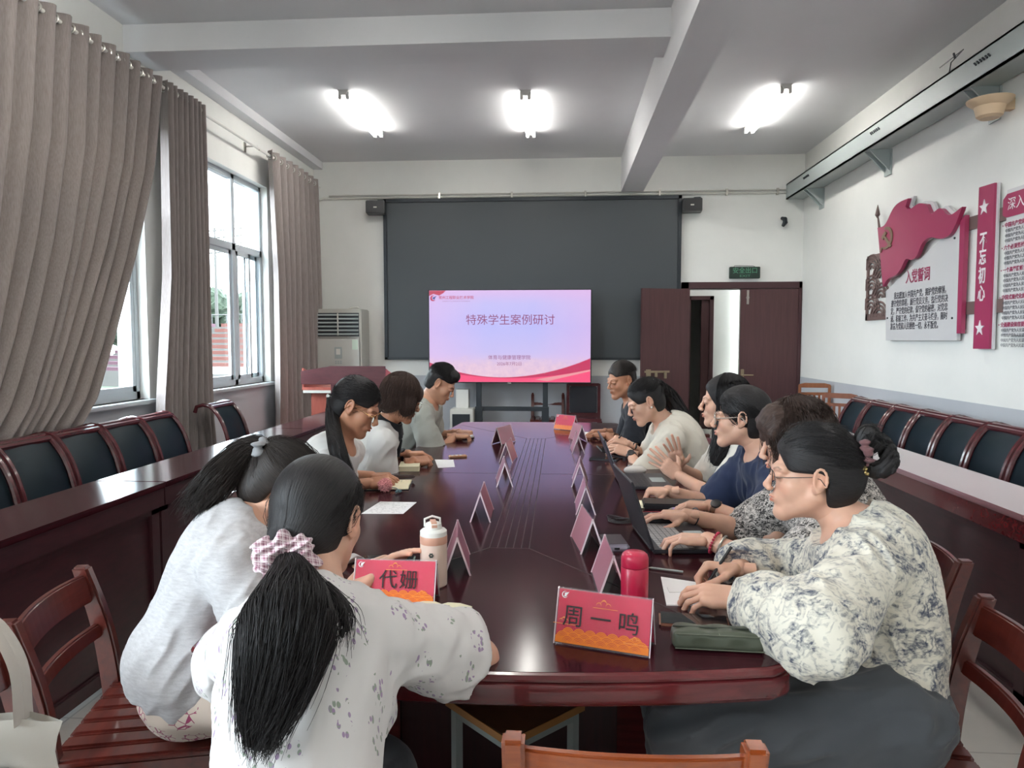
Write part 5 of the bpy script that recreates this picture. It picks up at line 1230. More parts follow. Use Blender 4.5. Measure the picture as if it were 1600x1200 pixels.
C_B = cloth('sheer_white_knit', srgb('#dcdadb'), .9, 350, .6)
m = C_B; basecol(m, ramp(m, noise(m, coords(m, (14, 14, 60)), 3, 6, .7), [(.3, srgb('#adaaac')), (.7, srgb('#c8c6c8'))]))
m = C_B2 = cloth('cream_flower_print', srgb('#dfd0c2'), .7); v = coords(m); vo = voro(m, v, 15, 'F1', 1); ve = voro(m, v, 52, 'DISTANCE_TO_EDGE', 1)
msk = mth(m, 'MULTIPLY', mth(m, 'LESS_THAN', vo.outputs['Distance'], .58), mth(m, 'LESS_THAN', ve.outputs['Distance'], .045)); ctr = mth(m, 'LESS_THAN', vo.outputs['Distance'], .12)
basecol(m, mix(m, mth(m, 'MAXIMUM', msk, mth(m, 'MULTIPLY', ctr, .7)), mix(m, noise(m, v, 12, 3), srgb('#e2d5c9'), srgb('#d9c4b4')), srgb('#a5476a')))
C_W = cloth('white_jersey', srgb('#c9c7c5')); C_P = cloth('white_pique', srgb('#c9c7c4'), .9, 500, .4); C_BK = cloth('black_trim', (.012, .013, .016)); C_E = cloth('grey_green_tee', srgb('#a5a79f')); C_F = cloth('black_shirt', srgb('#23252c'))
C_G = cloth('cream_tee', srgb('#cfc8bb')); C_H = cloth('off_white_blouse', srgb('#d3cdc4')); C_I = cloth('navy_tee', srgb('#27304a')); C_K = toile('cream_toile_blouse', srgb('#cfc9bb'), srgb('#4b5060'), 8.5, (.46, .6))
C_J = toile('black_white_strokes', srgb('#cdc4bd'), srgb('#191719'), 17, (.36, .5), 3)
C_KP = cloth('charcoal_trousers', srgb('#46484c'), .75, 300, .2); C_D = cloth('dark_trousers', srgb('#2a2c33')); C_DE = cloth('denim_blue', srgb('#3d4656'))
C_SH = mat('dark_shoe', (.03, .03, .03), .5)
# plaid scrunchie
m = C_PL = cloth('plaid_cotton', srgb('#c9a9b2')); v = coords(m); s3 = N(m, 'ShaderNodeSeparateXYZ'); L(m, v, s3.inputs[0])
def stripes(ax, fq, th): return mth(m, 'GREATER_THAN', mth(m, 'FRACT', mth(m, 'MULTIPLY', mth(m, 'ADD', s3.outputs[ax], mth(m, 'MULTIPLY', s3.outputs[1], .5)), fq)), th)
k1 = mth(m, 'ADD', stripes(0, 150, .5), stripes(2, 150, .5)); k2 = mth(m, 'ADD', stripes(0, 75, .86), stripes(2, 75, .86))
basecol(m, mix(m, mth(m, 'MULTIPLY', mth(m, 'MINIMUM', k2, 1), .9), mix(m, mth(m, 'MULTIPLY', k1, .5), srgb('#d8c0c6'), srgb('#8d5a6c')), srgb('#efe4e6')))
def hair_obj(fr, g, m_, name='hair'): return g.build(name, m_, fr['o'])
def scrunchie(fr, c, axis, R0, r0, m_, name='scrunchie', lob=7, seed=0, h=.0026):
    rg = random.Random(seed); ax, u, v_ = [np.array(q) for q in frame_from(axis)]; c = np.asarray(c, float); f = Field(c - R0 - 3 * r0, c + R0 + 3 * r0, h)
    for i in range(lob):
        a = 2 * PI * i / lob; a2 = a + 2 * PI / lob * .55; p = c + (u * math.cos(a) + v_ * math.sin(a)) * R0 * rg.uniform(.85, 1.25) + ax * rg.uniform(-.4, .4) * r0
        q = c + (u * math.cos(a2) + v_ * math.sin(a2)) * R0 * .8; f.add(ell(p, (r0 * rg.uniform(.9, 1.25),) * 2 + (r0 * rg.uniform(.7, 1.0),), np.stack([nrm(p - c), ax, np.cross(nrm(p - c), ax)], 1)), .006); f.add(cone(p, q, r0 * .7, r0 * .55), .005)
    f.warp(lambda x, y, z: .0035 * np.sin(230 * ((x - c[0]) * u[0] + (z - c[2]) * u[2]) + 5 * np.sin(90 * (z - c[2]) + seed)))
    V, Q = f.mesh(); g = Geo(); g.add(V, Q); return g.build(name, m_, fr['o'])
def band(fr, p, d, r, w_, m_, name='bracelet', parent=None):
    d, u, v_ = frame_from(d); bm = bmesh.new(); p = Vector(tuple(p)); R0 = r
    pr = [(R0, -w_), (R0 + .002, -w_), (R0 + .0035, 0), (R0 + .002, w_), (R0, w_)]; rings = [[bm.verts.new(p + d * z + (u * math.cos(2 * PI * j / 28) + v_ * math.sin(2 * PI * j / 28)) * rr) for j in range(28)] for rr, z in pr]
    for a, b in zip(rings, rings[1:] + rings[:1]):
        for j in range(28): bm.faces.new((a[j], a[(j + 1) % 28], b[(j + 1) % 28], b[j]))
    return obj(name, fixn(bm), m_, fr['o'], smooth=True)
def beads(fr, p, d, r, rb, n, m_, name='bead_bracelet'):
    d, u, v_ = frame_from(d); bm = bmesh.new()
    for j in range(n): bmesh.ops.create_icosphere(bm, subdivisions=2, radius=rb, matrix=Matrix.Translation(Vector(tuple(p)) + (u * math.cos(2 * PI * j / n) + v_ * math.sin(2 * PI * j / n)) * r))
    return obj(name, bm, m_, fr['o'], smooth=True)
def watch(fr, sd, face_dir, m_strap=None):
    W = fr['W' + sd]; E = fr['E' + sd]; d = nrm(E - W); p = W + d * .03; b_ = band(fr, p, d, .0255, .010, m_strap or M['black'], 'watch_strap'); n_ = Vector(tuple(nrm(np.array(face_dir) - d * np.dot(face_dir, d))))
    bm = bmesh.new(); mx = Matrix.Translation(Vector(tuple(p)) + n_ * .027) @ n_.to_track_quat('Z', 'Y').to_matrix().to_4x4(); lathe(bm, [(.018, -.004), (.019, 0), (.018, .004), (.015, .0045)], 24, mx=mx); obj('watch_case', fixn(bm), M['black'], b_, smooth=True)
# ---- A: near woman seen from behind
P = dict(label='person seen from behind in white sprigged short-sleeved shirt, long black ponytail in plaid scrunchie', skin=SK1, pel=(-.385, .93, .56), neck=(-.422, 1.175, .93), head=(-.455, 1.295, 1.052), right=(1, .08, 0), look=(.22, 1, -.2), facing=(0, 1, 0),
         wrL=(-.50, 1.50, .785), wrR=(-.335, 1.49, .785), poleL=(-1, -.3, -.6), poleR=(1, -.1, -.35), poseR='pen', poseL='flat', hdR=(-.5, .9, 0), hdL=(.7, .8, 0), arm=(.255, .225), knL=(-.55, 1.3, .53), knR=(-.36, 1.3, .53), hump=.045, w=.95, tuck=.0, sw=.112, shd=(.03, -.055))
o, fr = person(P); shirt(P, fr, 'shirt', C_A, .016, .72, .022, fold=.010, neckr=.07, drop=.03, h=.0045, neck_fwd=.015); trousers(P, fr, 'trousers', C_D)
g = Geo(); T = A3(.0, -.100, -.07); hair_cap(g, fr, (.084, .105, .098), tie=T, nape=-.125, ear_top=.045, extra=[(cone((0, -.08, -.045), T, .05, .022), .03)]); scalp_strands(g, fr, 2600, T, (.0845, .1055, .0985), seed=5, r=.0006)
Tw = fr['hd'] + fr['hR'] @ T
tail(g, [Tw, at(456, 930, 1.08), at(447, 990, .985), at(430, 1060, .935), at(410, 1130, .915), at(402, 1182, .905)], [.022, .058, .078, .058, .032, .008], 1700, 20, 3, .0007, flat=((0, 1, 0), .42), fray=.009, hz=.003, core=.86, jag=.14)
tail(g, [Tw + A3(.01, 0, 0), at(520, 930, 1.09), at(540, 960, 1.03), at(532, 1010, 1.0)], [.012, .012, .009, .003], 90, 12, 6, .0007, flat=((0, 1, 0), .6), fray=.012, core=.5)
hair_obj(fr, g, HB); scrunchie(fr, Tw + A3(0, -.012, -.004), (0, -1, -.45), .034, .023, C_PL, lob=8, seed=3)
# ---- B: white knit, bowed over the table
P = dict(label='person bowed over the table in sheer white knit top and cream floral trousers', skin=SK1, pel=(-.885, 1.64, .56), neck=(-.775, 1.69, .915), head=tuple(at(440, 765, 1.76)), right=(.1, -1, 0), look=(.75, .3, -.75), facing=(1, .1, 0),
         wrR=(-.50, 1.62, .79), wrL=(-.47, 1.84, .79), poleR=(-.5, -.8, -.5), poleL=(-.6, .6, -.6), poseR='rest', poseL='flat', thigh=.33, hump=.075, w=1.0, arm=(.26, .23))
o, fr = person(P); shirt(P, fr, 'knit_top', C_B, .020, long_=.45, flare=.012, fold=.008, neckr=.07, drop=-.005, hemflare=.03, h=.0045); trousers(P, fr, 'floral_trousers', C_B2, .008, fold=.006)
g = Geo(); T = A3(.0, -.105, .06); hair_cap(g, fr, (.085, .107, .1), tie=T, nape=-.1, ear_top=.03); scalp_strands(g, fr, 2200, T, (.0855, .1075, .101), seed=8)
Tw = fr['hd'] + fr['hR'] @ T
tail(g, [Tw, Tw + A3(-.05, -.01, -.005), at(345, 745, 1.70), at(318, 778, 1.68), at(305, 800, 1.66)], [.022, .035, .04, .028, .008], 700, 16, 4, .0008, fray=.022, curl=.004, core=.7)
hair_obj(fr, g, HD); scrunchie(fr, Tw + A3(-.012, -.004, 0), (-1, -.1, .0), .024, .014, cloth('grey_ruffle', srgb('#8a8a8c'), .6), seed=2)
# ---- C: glasses, long ponytail over the shoulder
P = dict(label='person writing in white tee with gold glasses and long low ponytail over the shoulder', skin=SK2, pel=(-1.10, 2.79, .56), neck=(-.885, 2.76, .968), head=tuple(at(557, 634, 2.74)), right=(.05, -1, 0), look=(.85, .02, -.46), facing=(1, 0, 0),
         wrR=(-.80, 2.89, .79), wrL=(-.83, 3.04, .79), poleR=(-1, -.1, -.3), poleL=(-1, .4, -.4), poseR='pen', hdR=(.9, .25, .05), hnR=(-.1, -.5, 1), poseL='rest', hump=.04, arm=(.26, .23))
o, fr = person(P); shirt(P, fr, 'tee_shirt', C_W, .014, .75, .022, fold=.007); trousers(P, fr, 'trousers', C_DE)
g = Geo(); T = A3(.0, -.112, -.018); hair_cap(g, fr, tie=T, nape=-.09, ear_top=.035); scalp_strands(g, fr, 1500, T, seed=12)
Tw = fr['hd'] + fr['hR'] @ T
tail(g, [Tw, at(520, 660, 2.68), at(527, 700, 2.58), at(541, 745, 2.56), at(556, 800, 2.56)], [.018, .028, .03, .028, .018], 500, 16, 9, .0009, fray=.008)
hair_obj(fr, g, HB); glasses(fr, M['gold']); band(fr, Tw, nrm(A3(-.4, 0, -1)), .017, .006, M['offwhite'], 'hair_tie')
# ---- D: white polo with black collar
P = dict(label='person in white polo shirt with black collar, short bob and glasses, writing with wristwatch on', skin=SK2, pel=(-1.09, 3.4, .56), neck=(-.865, 3.43, .965), head=tuple(at(628, 622, 3.42)), right=(.25, -1, 0), look=(.72, .52, -.36), facing=(1, 0, 0),
         wrR=(-.73, 3.44, .79), wrL=(-.80, 3.66, .79), poleR=(-.6, -.7, -.3), poleL=(-1, .5, -.4), poseR='pen', hdR=(.9, .45, 0), hnR=(-.1, -.5, 1), poseL='rest', hdL=(1, .1, 0), hump=.04, arm=(.26, .24))
o, fr = person(P); shirt(P, fr, 'polo_shirt', C_P, .015, .72, .024, fold=.007, neckr=.068); trousers(P, fr, 'trousers', C_D)
f = Field(fr['nk'] - .16, fr['nk'] + .16, .004); nd = nrm(fr['hd'] - fr['nk']); ax_ = nrm(fr['up'] * .5 + nd)
f.add(cone(fr['nk'] + ax_ * .0, fr['nk'] + ax_ * .045, .106, .070), .0); f.sub(cone(fr['nk'] - ax_ * .02, fr['nk'] + ax_ * .14, .060, .058), .002); f.sub(ell(fr['nk'] + fr['fw'] * .11 - fr['up'] * .03, (.03, .06, .05), fr['R3']), .004)
f.add(cone(fr['sp'](.93) + fr['fw'] * .10, fr['sp'](.70) + fr['fw'] * .150, .016, .016), .004); f.cut(fr['nk'] + ax_ * .05, ax_); f.cut(fr['nk'] - ax_ * .16, -ax_)
V, Q = f.mesh(); g = Geo(); g.add(V, Q); g.build('polo_collar', C_BK, o)
g = Geo(); hair_cap(g, fr, (.087, .108, .1), nape=-.105, ear=False, bangs=1, extra=[(ell((s * .072, .012, -.03), (.02, .045, .062)), .02) for s in (-1, 1)] + [(ell((0, -.07, -.05), (.07, .04, .055)), .02)]); bob_strands(g, fr, 1500, -.95, (.0885, .1095, .101), face=.75)
hair_obj(fr, g, HR); glasses(fr, M['chrome']); watch(fr, 'L', (-.2, -.6, 1))
# ---- E: man in grey tee
P = dict(label='person in grey-green tee with short black hair, nearest the screen on the window side', skin=SK3, male=True, pel=(-1.06, 4.34, .57), neck=(-.82, 4.33, 1.0), head=tuple(at(689, 599, 4.32)), right=(.0, -1, 0), look=(.80, -.02, -.52), facing=(1, 0, 0),
         wrR=(-.66, 4.36, .79), wrL=(-.66, 4.56, .79), poleR=(-.4, -.8, -.5), poleL=(-.6, .6, -.6), poseR='fist', poseL='fist', hdR=(1, .2, 0), hdL=(1, -.5, 0), hump=.04, w=1.05, fat=1.1)
o, fr = person(P); shirt(P, fr, 'tee_shirt', C_E, .014, .72, .02, fold=.007, neckr=.078); trousers(P, fr, 'trousers', C_D)
g = Geo(); hair_cap(g, fr, (.079, .1, .1), c=(0, -.012, .036), nape=-.07, ear_top=.05, hairline=0, fluff=.003, extra=[(ell((0, .045, .09), (.055, .045, .035)), .02)]); bob_strands(g, fr, 1300, .3, (.0795, .1, .101), c=(0, -.012, .036), face=.85, flick=.006)
hair_obj(fr, g, HB)
# ---- F: man in black shirt
P = dict(label='person in black short-sleeved shirt with short hair, farthest seat on the door side', skin=SK2, male=True, pel=(.66, 4.54, .57), neck=(.475, 4.55, 1.0), head=tuple(at(971, 594, 4.5)), right=(0, 1, 0), look=(-.85, -.48, -.2), facing=(-1, 0, 0),
         wrL=(.30, 4.46, .79), wrR=(.30, 4.66, .79), poleL=(.6, -.7, -.3), poleR=(.6, .6, -.6), poseL='rest', poseR='rest', hdL=(-1, .3, 0), hdR=(-1, -.3, 0), hump=.03, w=1.05)
o, fr = person(P); shirt(P, fr, 'black_shirt', C_F, .014, .7, .02, fold=.005); trousers(P, fr, 'trousers', C_D)
g = Geo(); hair_cap(g, fr, (.079, .1, .097), c=(0, -.014, .034), nape=-.065, ear_top=.05, fluff=.003); bob_strands(g, fr, 1100, .3, (.0795, .1, .098), c=(0, -.014, .034), face=1.0, flick=.006); hair_obj(fr, g, HD)
# ---- G: cream tee, hair clip, long ponytail down the back
P = dict(label='person in loose cream tee with white hair clip, holding a phone and pen', skin=SK1, pel=(.735, 3.74, .56), neck=(.56, 3.73, .95), head=tuple(at(1008, 627, 3.68)), right=(0, 1, 0), look=(-.88, -.1, -.42), facing=(-1, 0, 0),
         wrL=(.37, 3.72, .80), wrR=(.375, 3.9, .82), poleL=(.4, -.9, -.4), poleR=(.5, .6, -.6), poseL='rest', poseR='pen', hdL=(-1, .35, .25), hdR=(-1, -.1, .35), hnL=(.2, -.6, .8), hnR=(.2, -.5, .8), hump=.07, w=1.04, arm=(.26, .235))
o, fr = person(P); shirt(P, fr, 'tee_shirt', C_G, .022, .95, .03, fold=.008, hemflare=.015); trousers(P, fr, 'trousers', C_D)
g = Geo(); T = A3(.0, -.10, .06); hair_cap(g, fr, tie=T, nape=-.085, ear_top=.02); scalp_strands(g, fr, 1500, T, seed=31); Tw = fr['hd'] + fr['hR'] @ T
tail(g, [Tw, at(1048, 622, 3.76), at(1066, 655, 3.76), at(1090, 700, 3.76), at(1102, 735, 3.76)], [.03, .045, .045, .036, .012], 600, 16, 33, .0009, fray=.01)
hair_obj(fr, g, HB); bm = bmesh.new(); q = fr['hd'] + fr['hR'] @ A3(-.03, -.088, .078); bx(bm, -.018, .018, -.004, .004, -.005, .005, Matrix.Translation(Vector(tuple(q))) @ Matrix.Rotation(.8, 4, 'Y')); obj('hair_clip', fixn(bm), M['white'], o, bevel=.002)
bm = bmesh.new(); bmesh.ops.create_uvsphere(bm, u_segments=12, v_segments=8, radius=.005, matrix=Matrix.Translation(Vector(tuple(fr['hd'] + fr['hR'] @ A3(-.087, -.003, -.03))))); obj('pearl_earring', bm, M['white'], o, smooth=True); watch(fr, 'L', (-.1, -.8, .5)); watch(fr, 'R', (0, -.8, .5)); fG = fr
# ---- H: long loose hair
P = dict(label='person with long loose straight black hair, both hands raised over the table', skin=SK1, pel=(.93, 3.2, .57), neck=(.80, 3.18, .985), head=tuple(at(1131, 627, 3.16)), right=(0, 1, 0), look=(-1, .12, -.05), facing=(-1, 0, 0),
         wrL=(.52, 3.10, .80), wrR=(.55, 3.26, .81), poleL=(.5, -.8, -.6), poleR=(.5, .6, -.6), poseL='spread', poseR='spread', hdL=(-.75, .15, .62), hdR=(-.3, -.25, .9), hnL=(-.3, -.8, .45), hnR=(.3, .8, .1), hump=.03, arm=(.26, .235))
o, fr = person(P); shirt(P, fr, 'blouse', C_H, .016, .8, .02, fold=.006); trousers(P, fr, 'trousers', C_D)
g = Geo(); hair_cap(g, fr, (.085, .107, .098), nape=-.12, ear=False, extra=[(ell((s * .074, -.01, -.05), (.018, .05, .1)), .02) for s in (-1, 1)]); bob_strands(g, fr, 900, -1.0, (.0865, .1085, .099), face=1.0)
for s, pts in ((-1, [(-.075, .0, -.03), (-.088, .01, -.12), (-.09, .03, -.21), (-.085, .06, -.29)]), (1, [(.075, .0, -.03), (.085, .0, -.12), (.09, .0, -.2), (.085, .02, -.27)]), (-1, [(-.05, -.07, -.02), (-.07, -.06, -.12), (-.075, -.04, -.22), (-.07, -.01, -.30)])):
    tail(g, [fr['hd'] + fr['hR'] @ A3(*q) for q in pts], [.035, .045, .045, .02], 350, 16, 40 + s, .0009, fray=.012)
hair_obj(fr, g, HB)
# ---- I: navy tee
P = dict(label='person in navy blue tee with clear framed glasses and hair tied at the nape', skin=SK1, pel=(.93, 2.74, .57), neck=(.775, 2.70, .968), head=tuple(at(1157, 652, 2.7)), right=(0, 1, 0), look=(-.95, .25, -.04), facing=(-1, 0, 0),
         wrR=(.43, 2.80, .795), wrL=(.535, 2.53, .80), poleR=(.5, .5, -.8), poleL=(.5, -.8, -.4), poseR='fist', poseL='rest', hdR=(-1, .05, -.05), hdL=(-1, .4, -.05), hump=.03, w=1.04, fat=1.1, arm=(.265, .25))
o, fr = person(P); shirt(P, fr, 'tee_shirt', C_I, .016, .85, .024, fold=.007, neckr=.072); trousers(P, fr, 'trousers', C_DE)
g = Geo(); T = A3(.0, -.105, -.045); hair_cap(g, fr, (.086, .108, .1), tie=T, nape=-.11, ear_top=.035); scalp_strands(g, fr, 1600, T, (.0865, .1085, .101), seed=51); Tw = fr['hd'] + fr['hR'] @ T
tail(g, [Tw, Tw + A3(.03, 0, -.03), Tw + A3(.045, 0, -.08), Tw + A3(.04, .0, -.13)], [.025, .034, .03, .01], 350, 14, 52, .0009)
hair_obj(fr, g, HB); glasses(fr, mat('clear_taupe_frame', srgb('#a89a8e'), .2), rim=.0022, w_=.025); watch(fr, 'L', (-.1, -.6, .8), mat('brown_strap', srgb('#6a4a35'), .5))
# ---- J: curly bob, patterned top
P = dict(label='person with tousled brown bob in black and white patterned top, hand on mouse', skin=SK1, pel=(.97, 2.2, .565), neck=(.80, 2.19, .965), head=(.712, 2.18, 1.085), right=(0, 1, 0), look=(-.97, .02, -.2), facing=(-1, 0, 0),
         wrL=(.432, 2.06, .81), wrR=(.425, 2.37, .805), poleL=(.6, -.6, -.5), poleR=(.5, .5, -.7), poseL='type', poseR='mouse', hdL=(-1, .22, -.05), hdR=(-1, .05, -.02), hump=.04, w=1.08, fat=1.12, arm=(.265, .25), knL=(.52, 2.12, .50), anL=(.50, 2.2, .12), knR=(.5, 2.26, .52), anR=(.43, 2.02, .14))
o, fr = person(P); shirt(P, fr, 'patterned_top', C_J, .018, .95, .022, fold=.008, hemflare=.02); trousers(P, fr, 'dark_shorts', C_D, to=.06)
g = Geo(); ex = [(ell((s * .076, .012, -.03), (.024, .05, .06)), .02) for s in (-1, 1)] + [(ell((0, -.075, -.04), (.075, .045, .06)), .02), (ell((0, .05, .085), (.07, .05, .045)), .03)]
hair_cap(g, fr, (.091, .112, .106), nape=-.1, ear=False, bangs=1, fluff=.006, extra=ex); bob_strands(g, fr, 2600, -.8, (.094, .115, .108), face=.5, flick=.016, wav=.0035); hair_obj(fr, g, HR)
W, E_ = fr['WL'], fr['EL']; d_ = nrm(E_ - W); beads(fr, W + d_ * .022, d_, .031, .0042, 22, mat('red_beads', srgb('#b02a45'), .3)); band(fr, W + d_ * .045, d_, .032, .003, M['steel'], 'silver_bangle'); W, E_ = fr['WR'], fr['ER']; d_ = nrm(E_ - W); band(fr, W + d_ * .03, d_, .030, .002, M['black'], 'black_cord')
# ---- K: floral blouse, bun
P = dict(label='person in cream and grey floral blouse and charcoal trousers, wire glasses, hair bun with scrunchie', skin=SK1, pel=(.725, 1.60, .56), neck=(.70, 1.71, .945), head=tuple(at(1268, 742, 1.73)), right=(.08, 1, 0), look=(-.97, .18, -.02), facing=(-1, 0, 0),
         wrL=(.405, 1.605, .805), wrR=(.455, 1.80, .81), poleL=(.6, -1, .15), poleR=(.6, .6, -.2), poseL='rest', poseR='pen', hdL=(-1, .28, -.04), hdR=(-1, .06, .06), hnL=(0, -.45, 1), hnR=(.1, .3, 1), hump=.085, w=1.0, arm=(.255, .245), thigh=.44, sw=.14, shd=(.02, -.085))
o, fr = person(P); shirt(P, fr, 'floral_blouse', C_K, .022, long_=.86, flare=.022, cuff=True, fold=.010, neckr=.092, hemflare=.0, drop=-.045, h=.0045, neck_fwd=.035); trousers(P, fr, 'wide_trousers', C_KP, .02, fold=.012, h=.006)
g = Geo(); T = A3(.0, -.115, .02); hair_cap(g, fr, (.086, .11, .104), tie=T, nape=-.085, ear_top=.03, extra=[(ell((0, -.07, .0), (.06, .055, .06)), .03)]); scalp_strands(g, fr, 2600, T, (.0865, .1105, .105), seed=61, r=.0006); Tw = fr['hd'] + fr['hR'] @ T
bc = at(1369, 712, 1.70); lp = [bc + A3(.030 * math.cos(a), .012 * math.sin(2 * a), .034 * math.sin(a)) for a in np.linspace(PI, 3 * PI - .5, 14)]
tail(g, [Tw] + lp, [.02] + [.018] * 10 + [.012], 500, 40, 62, .0008, fray=.004, jag=.01)
tail(g, [Tw, at(1350, 690, 1.70), at(1358, 676, 1.70), at(1372, 690, 1.70)], [.018, .02, .016, .01], 250, 12, 63, .0008, fray=.012)
hair_obj(fr, g, HB); scrunchie(fr, at(1352, 706, 1.69), (1, -.2, 0), .020, .012, cloth('brown_gauze', srgb('#6d4a4c'), .7), seed=5)
bm = bmesh.new()
for k in range(9): bmesh.ops.create_icosphere(bm, subdivisions=2, radius=.0045, matrix=Matrix.Translation(Vector(tuple(at(1349 + random.uniform(-6, 8), 738 + random.uniform(-8, 5), 1.672 + random.uniform(-.004, .004))))))
obj('hair_beads', bm, mat('gilt_beads', srgb('#b8a06a'), .25, .7), o, smooth=True); glasses(fr, M['dark'], rim=.0009, sq=.9); fK = fr
# ================================================================== THINGS ON THE TABLE
TZ = .7603
def holder(name, loc_, rz, label, cat, group=None): return empty(name, loc_, rz, label, cat, group)
crd = mat('card_crimson', srgb('#c42a4e'), .6, coat=.0, spec=.15); v = coords(crd); basecol(crd, ramp(crd, noise(crd, v, 9, 4), [(.3, srgb('#c40c38')), (.7, srgb('#d21a48'))]))
crd_back = mat('card_mauve', srgb('#a8586e'), .3, coat=.4); org = mat('card_orange', srgb('#ea7f22'), .6); redl = mat('card_wave_line', srgb('#c8452f'), .4); inkb = mat('card_black_ink', srgb('#2a1518'), .4); cloud = mat('card_cloud_line', srgb('#ef9a4a'), .4)
glint = mat('acrylic_edge', srgb('#e6d6dc'), .1, coat=1)
def name_card(loc_, rz, s, label, front='full', L_=.19, H_=.105, hb=.036):
    """tent card, ridge along local x, printed face towards local -y"""
    e = holder('name_card', loc_, rz, label, 'name card', 'acrylic tent name cards'); sl = math.hypot(H_, hb); ang = math.atan2(hb, H_)
    for sd in (-1, 1):
        # panel axes: u along x, v up the slope, w outwards
        vy = -sd * hb / sl * -1; M_ = Matrix(((1, 0, 0, 0), (0, -sd * -1 * hb / sl, sd * H_ / sl, sd * hb), (0, H_ / sl, hb / sl, 0), (0, 0, 0, 1)))
        M_ = Matrix(((1, 0, 0, 0), (0, -sd * hb / sl, sd * H_ / sl, sd * hb), (0, H_ / sl, hb / sl, 0), (0, 0, 0, 1)))
        if sd < 0: M_ = M_ @ Matrix.Identity(4)
        def P_(nm, pts, w0, w1, m_, par, sx=1):
            bm = bmesh.new(); prism(bm, pts, w0, w1, 'z'); bmesh.ops.transform(bm, matrix=M_, verts=bm.verts); return obj(nm, fixn(bm), m_, par)
        h2 = L_ / 2; pn = P_('card_face', [(-h2 + .003, .004), (h2 - .003, .004), (h2 - .003, sl - .003), (-h2 + .003, sl - .003)], -.0015, -.0004, crd if (front != 'plain') else crd_back, e)
        P_('acrylic_panel', [(-h2, 0), (h2, 0), (h2, sl), (-h2, sl)], -.0003, .0012, M['acrylic'], e)
        P_('acrylic_panel', [(-h2, 0), (h2, 0), (h2, sl), (-h2, sl)], -.0034, -.0022, M['acrylic'], e)
        P_('panel_edge', [(h2 - .0012, 0), (h2 + .0006, 0), (h2 + .0006, sl), (h2 - .0012, sl)], -.0036, .0014, glint, e); P_('panel_edge', [(-h2 - .0006, 0), (-h2 + .0012, 0), (-h2 + .0012, sl), (-h2 - .0006, sl)], -.0036, .0014, glint, e)
        if sd < 0 and front == 'full':
            w = .0015
            for row, (vv, of) in enumerate(((.022, 0), (.014, .012), (.006, 0))):
                for k in range(-4, 5):
                    cx = k * .0235 + of
                    if abs(cx) > h2 - .012: continue
                    w += .00001
                    P_('wave_print', [(cx + .0135 * math.cos(a), max(.004, vv + .0135 * math.sin(a))) for a in np.linspace(0, 2 * PI, 20)[:-1] if vv + .0135 * math.sin(a) > .0035 or True], w - .0001, w, org, pn)
                    for rr in (.0115, .0085, .0055): w += .000005; P_('wave_line', ring_pts(cx, vv, rr, 0, PI, .0012, 10), w, w + .0001, redl, pn)
            P_('wave_print', [(-h2 + .003, .004), (h2 - .003, .004), (h2 - .003, .018), (-h2 + .003, .018)], .0013, .0014, org, pn)
            for (cx, cv, q) in ((.0, .09, .9), (-.082, .05, .55), (.068, .03, .6)):
                for dx, dv, rr in ((0, 0, .008), (.011, -.003, .006), (-.011, -.003, .006), (.0, .005, .005)): P_('cloud_line', ring_pts(cx + dx * q, cv + dv * q, rr * q, -.4, PI + .4, .0012, 12), w + .0001, w + .0002, cloud, pn)
                P_('cloud_line', [(cx - .022, cv - .009), (cx + .03, cv - .009), (cx + .03, cv - .0082), (cx - .022, cv - .008)], w + .0001, w + .0002, cloud, pn)
            if s:
                n = len(s); sp_ = .058 if n == 3 else .05
                for i, c in enumerate(s):
                    t = text('card_character', c, .046, (0, 0, 0), (1, 0, 0), (0, 1, 0), inkb, pn, extrude=.0002, bold=.003); me = t.data; me.transform(Matrix.Translation(((i - (n - 1) / 2) * sp_ + (-.004 if n == 3 else .01), .056, w + .0006))); me.transform(M_)
            for q, m_ in ((ring_pts(0, 0, .0068, 1, 6, .0022), wh), ([(-.002, -.003), (.0, .001), (-.002, .003), (.009, .006), (.004, -.001), (.003, -.004)], wh)): P_('card_logo', [(-h2 + .016 + a, sl - .014 + b) for a, b in q], w + .0001, w + .0003, m_, pn)
    return e
cz = name_card((.095, 1.44, TZ), math.radians(-17), '周一鸣', 'red name card with orange wave print facing us at right near end of table', L_=.2, H_=.108)
name_card((-.395, 1.655, TZ), math.radians(-1), '代姗', 'pink-red name card partly hidden by the sprigged shirt shoulder, before the cream bottle', L_=.2, H_=.1)
PL = [(-.285, 1.93, 8, 'tent name card just behind the cream bottle, seen edge-on'), (-.277, 2.49, 2, 'tent name card seen edge-on left of the inlaid stripes, before the centre seam'), (-.245, 3.08, 6, 'tent name card seen edge-on about beside the pink pompom notebook'), (-.27, 3.68, -4, 'tent name card seen edge-on across from the black collared polo wearer'), (-.345, 4.3, -22, 'tent name card turned slightly to us near the person in grey tee')]
for x, y, a, lb in PL: name_card((x, y, TZ), PI / 2 + math.radians(a), '', lb, 'plain')
PR = [(.128, 1.80, 3, 'tent name card edge-on just behind the red thermos'), (.085, 2.15, 8, 'tent name card with crimson side beside the small silver adapter'), (.095, 2.62, 0, 'tent name card edge-on before the black and white laptop user, purple sheen'), (.09, 3.1, -2, 'tent name card edge-on before the open dark laptop with purple sheen'), (.10, 4.0, 2, 'tent name card edge-on before the person in cream tee'), (.115, 4.45, 14, 'pinkish tent name card second from the far end on the door side')]
for x, y, a, lb in PR: name_card((x, y, TZ), PI / 2 + math.radians(a), '', lb, 'plain')
name_card((.045, 4.98, TZ), math.radians(-38), '', 'bright red and orange name card farthest along the table', L_=.17)
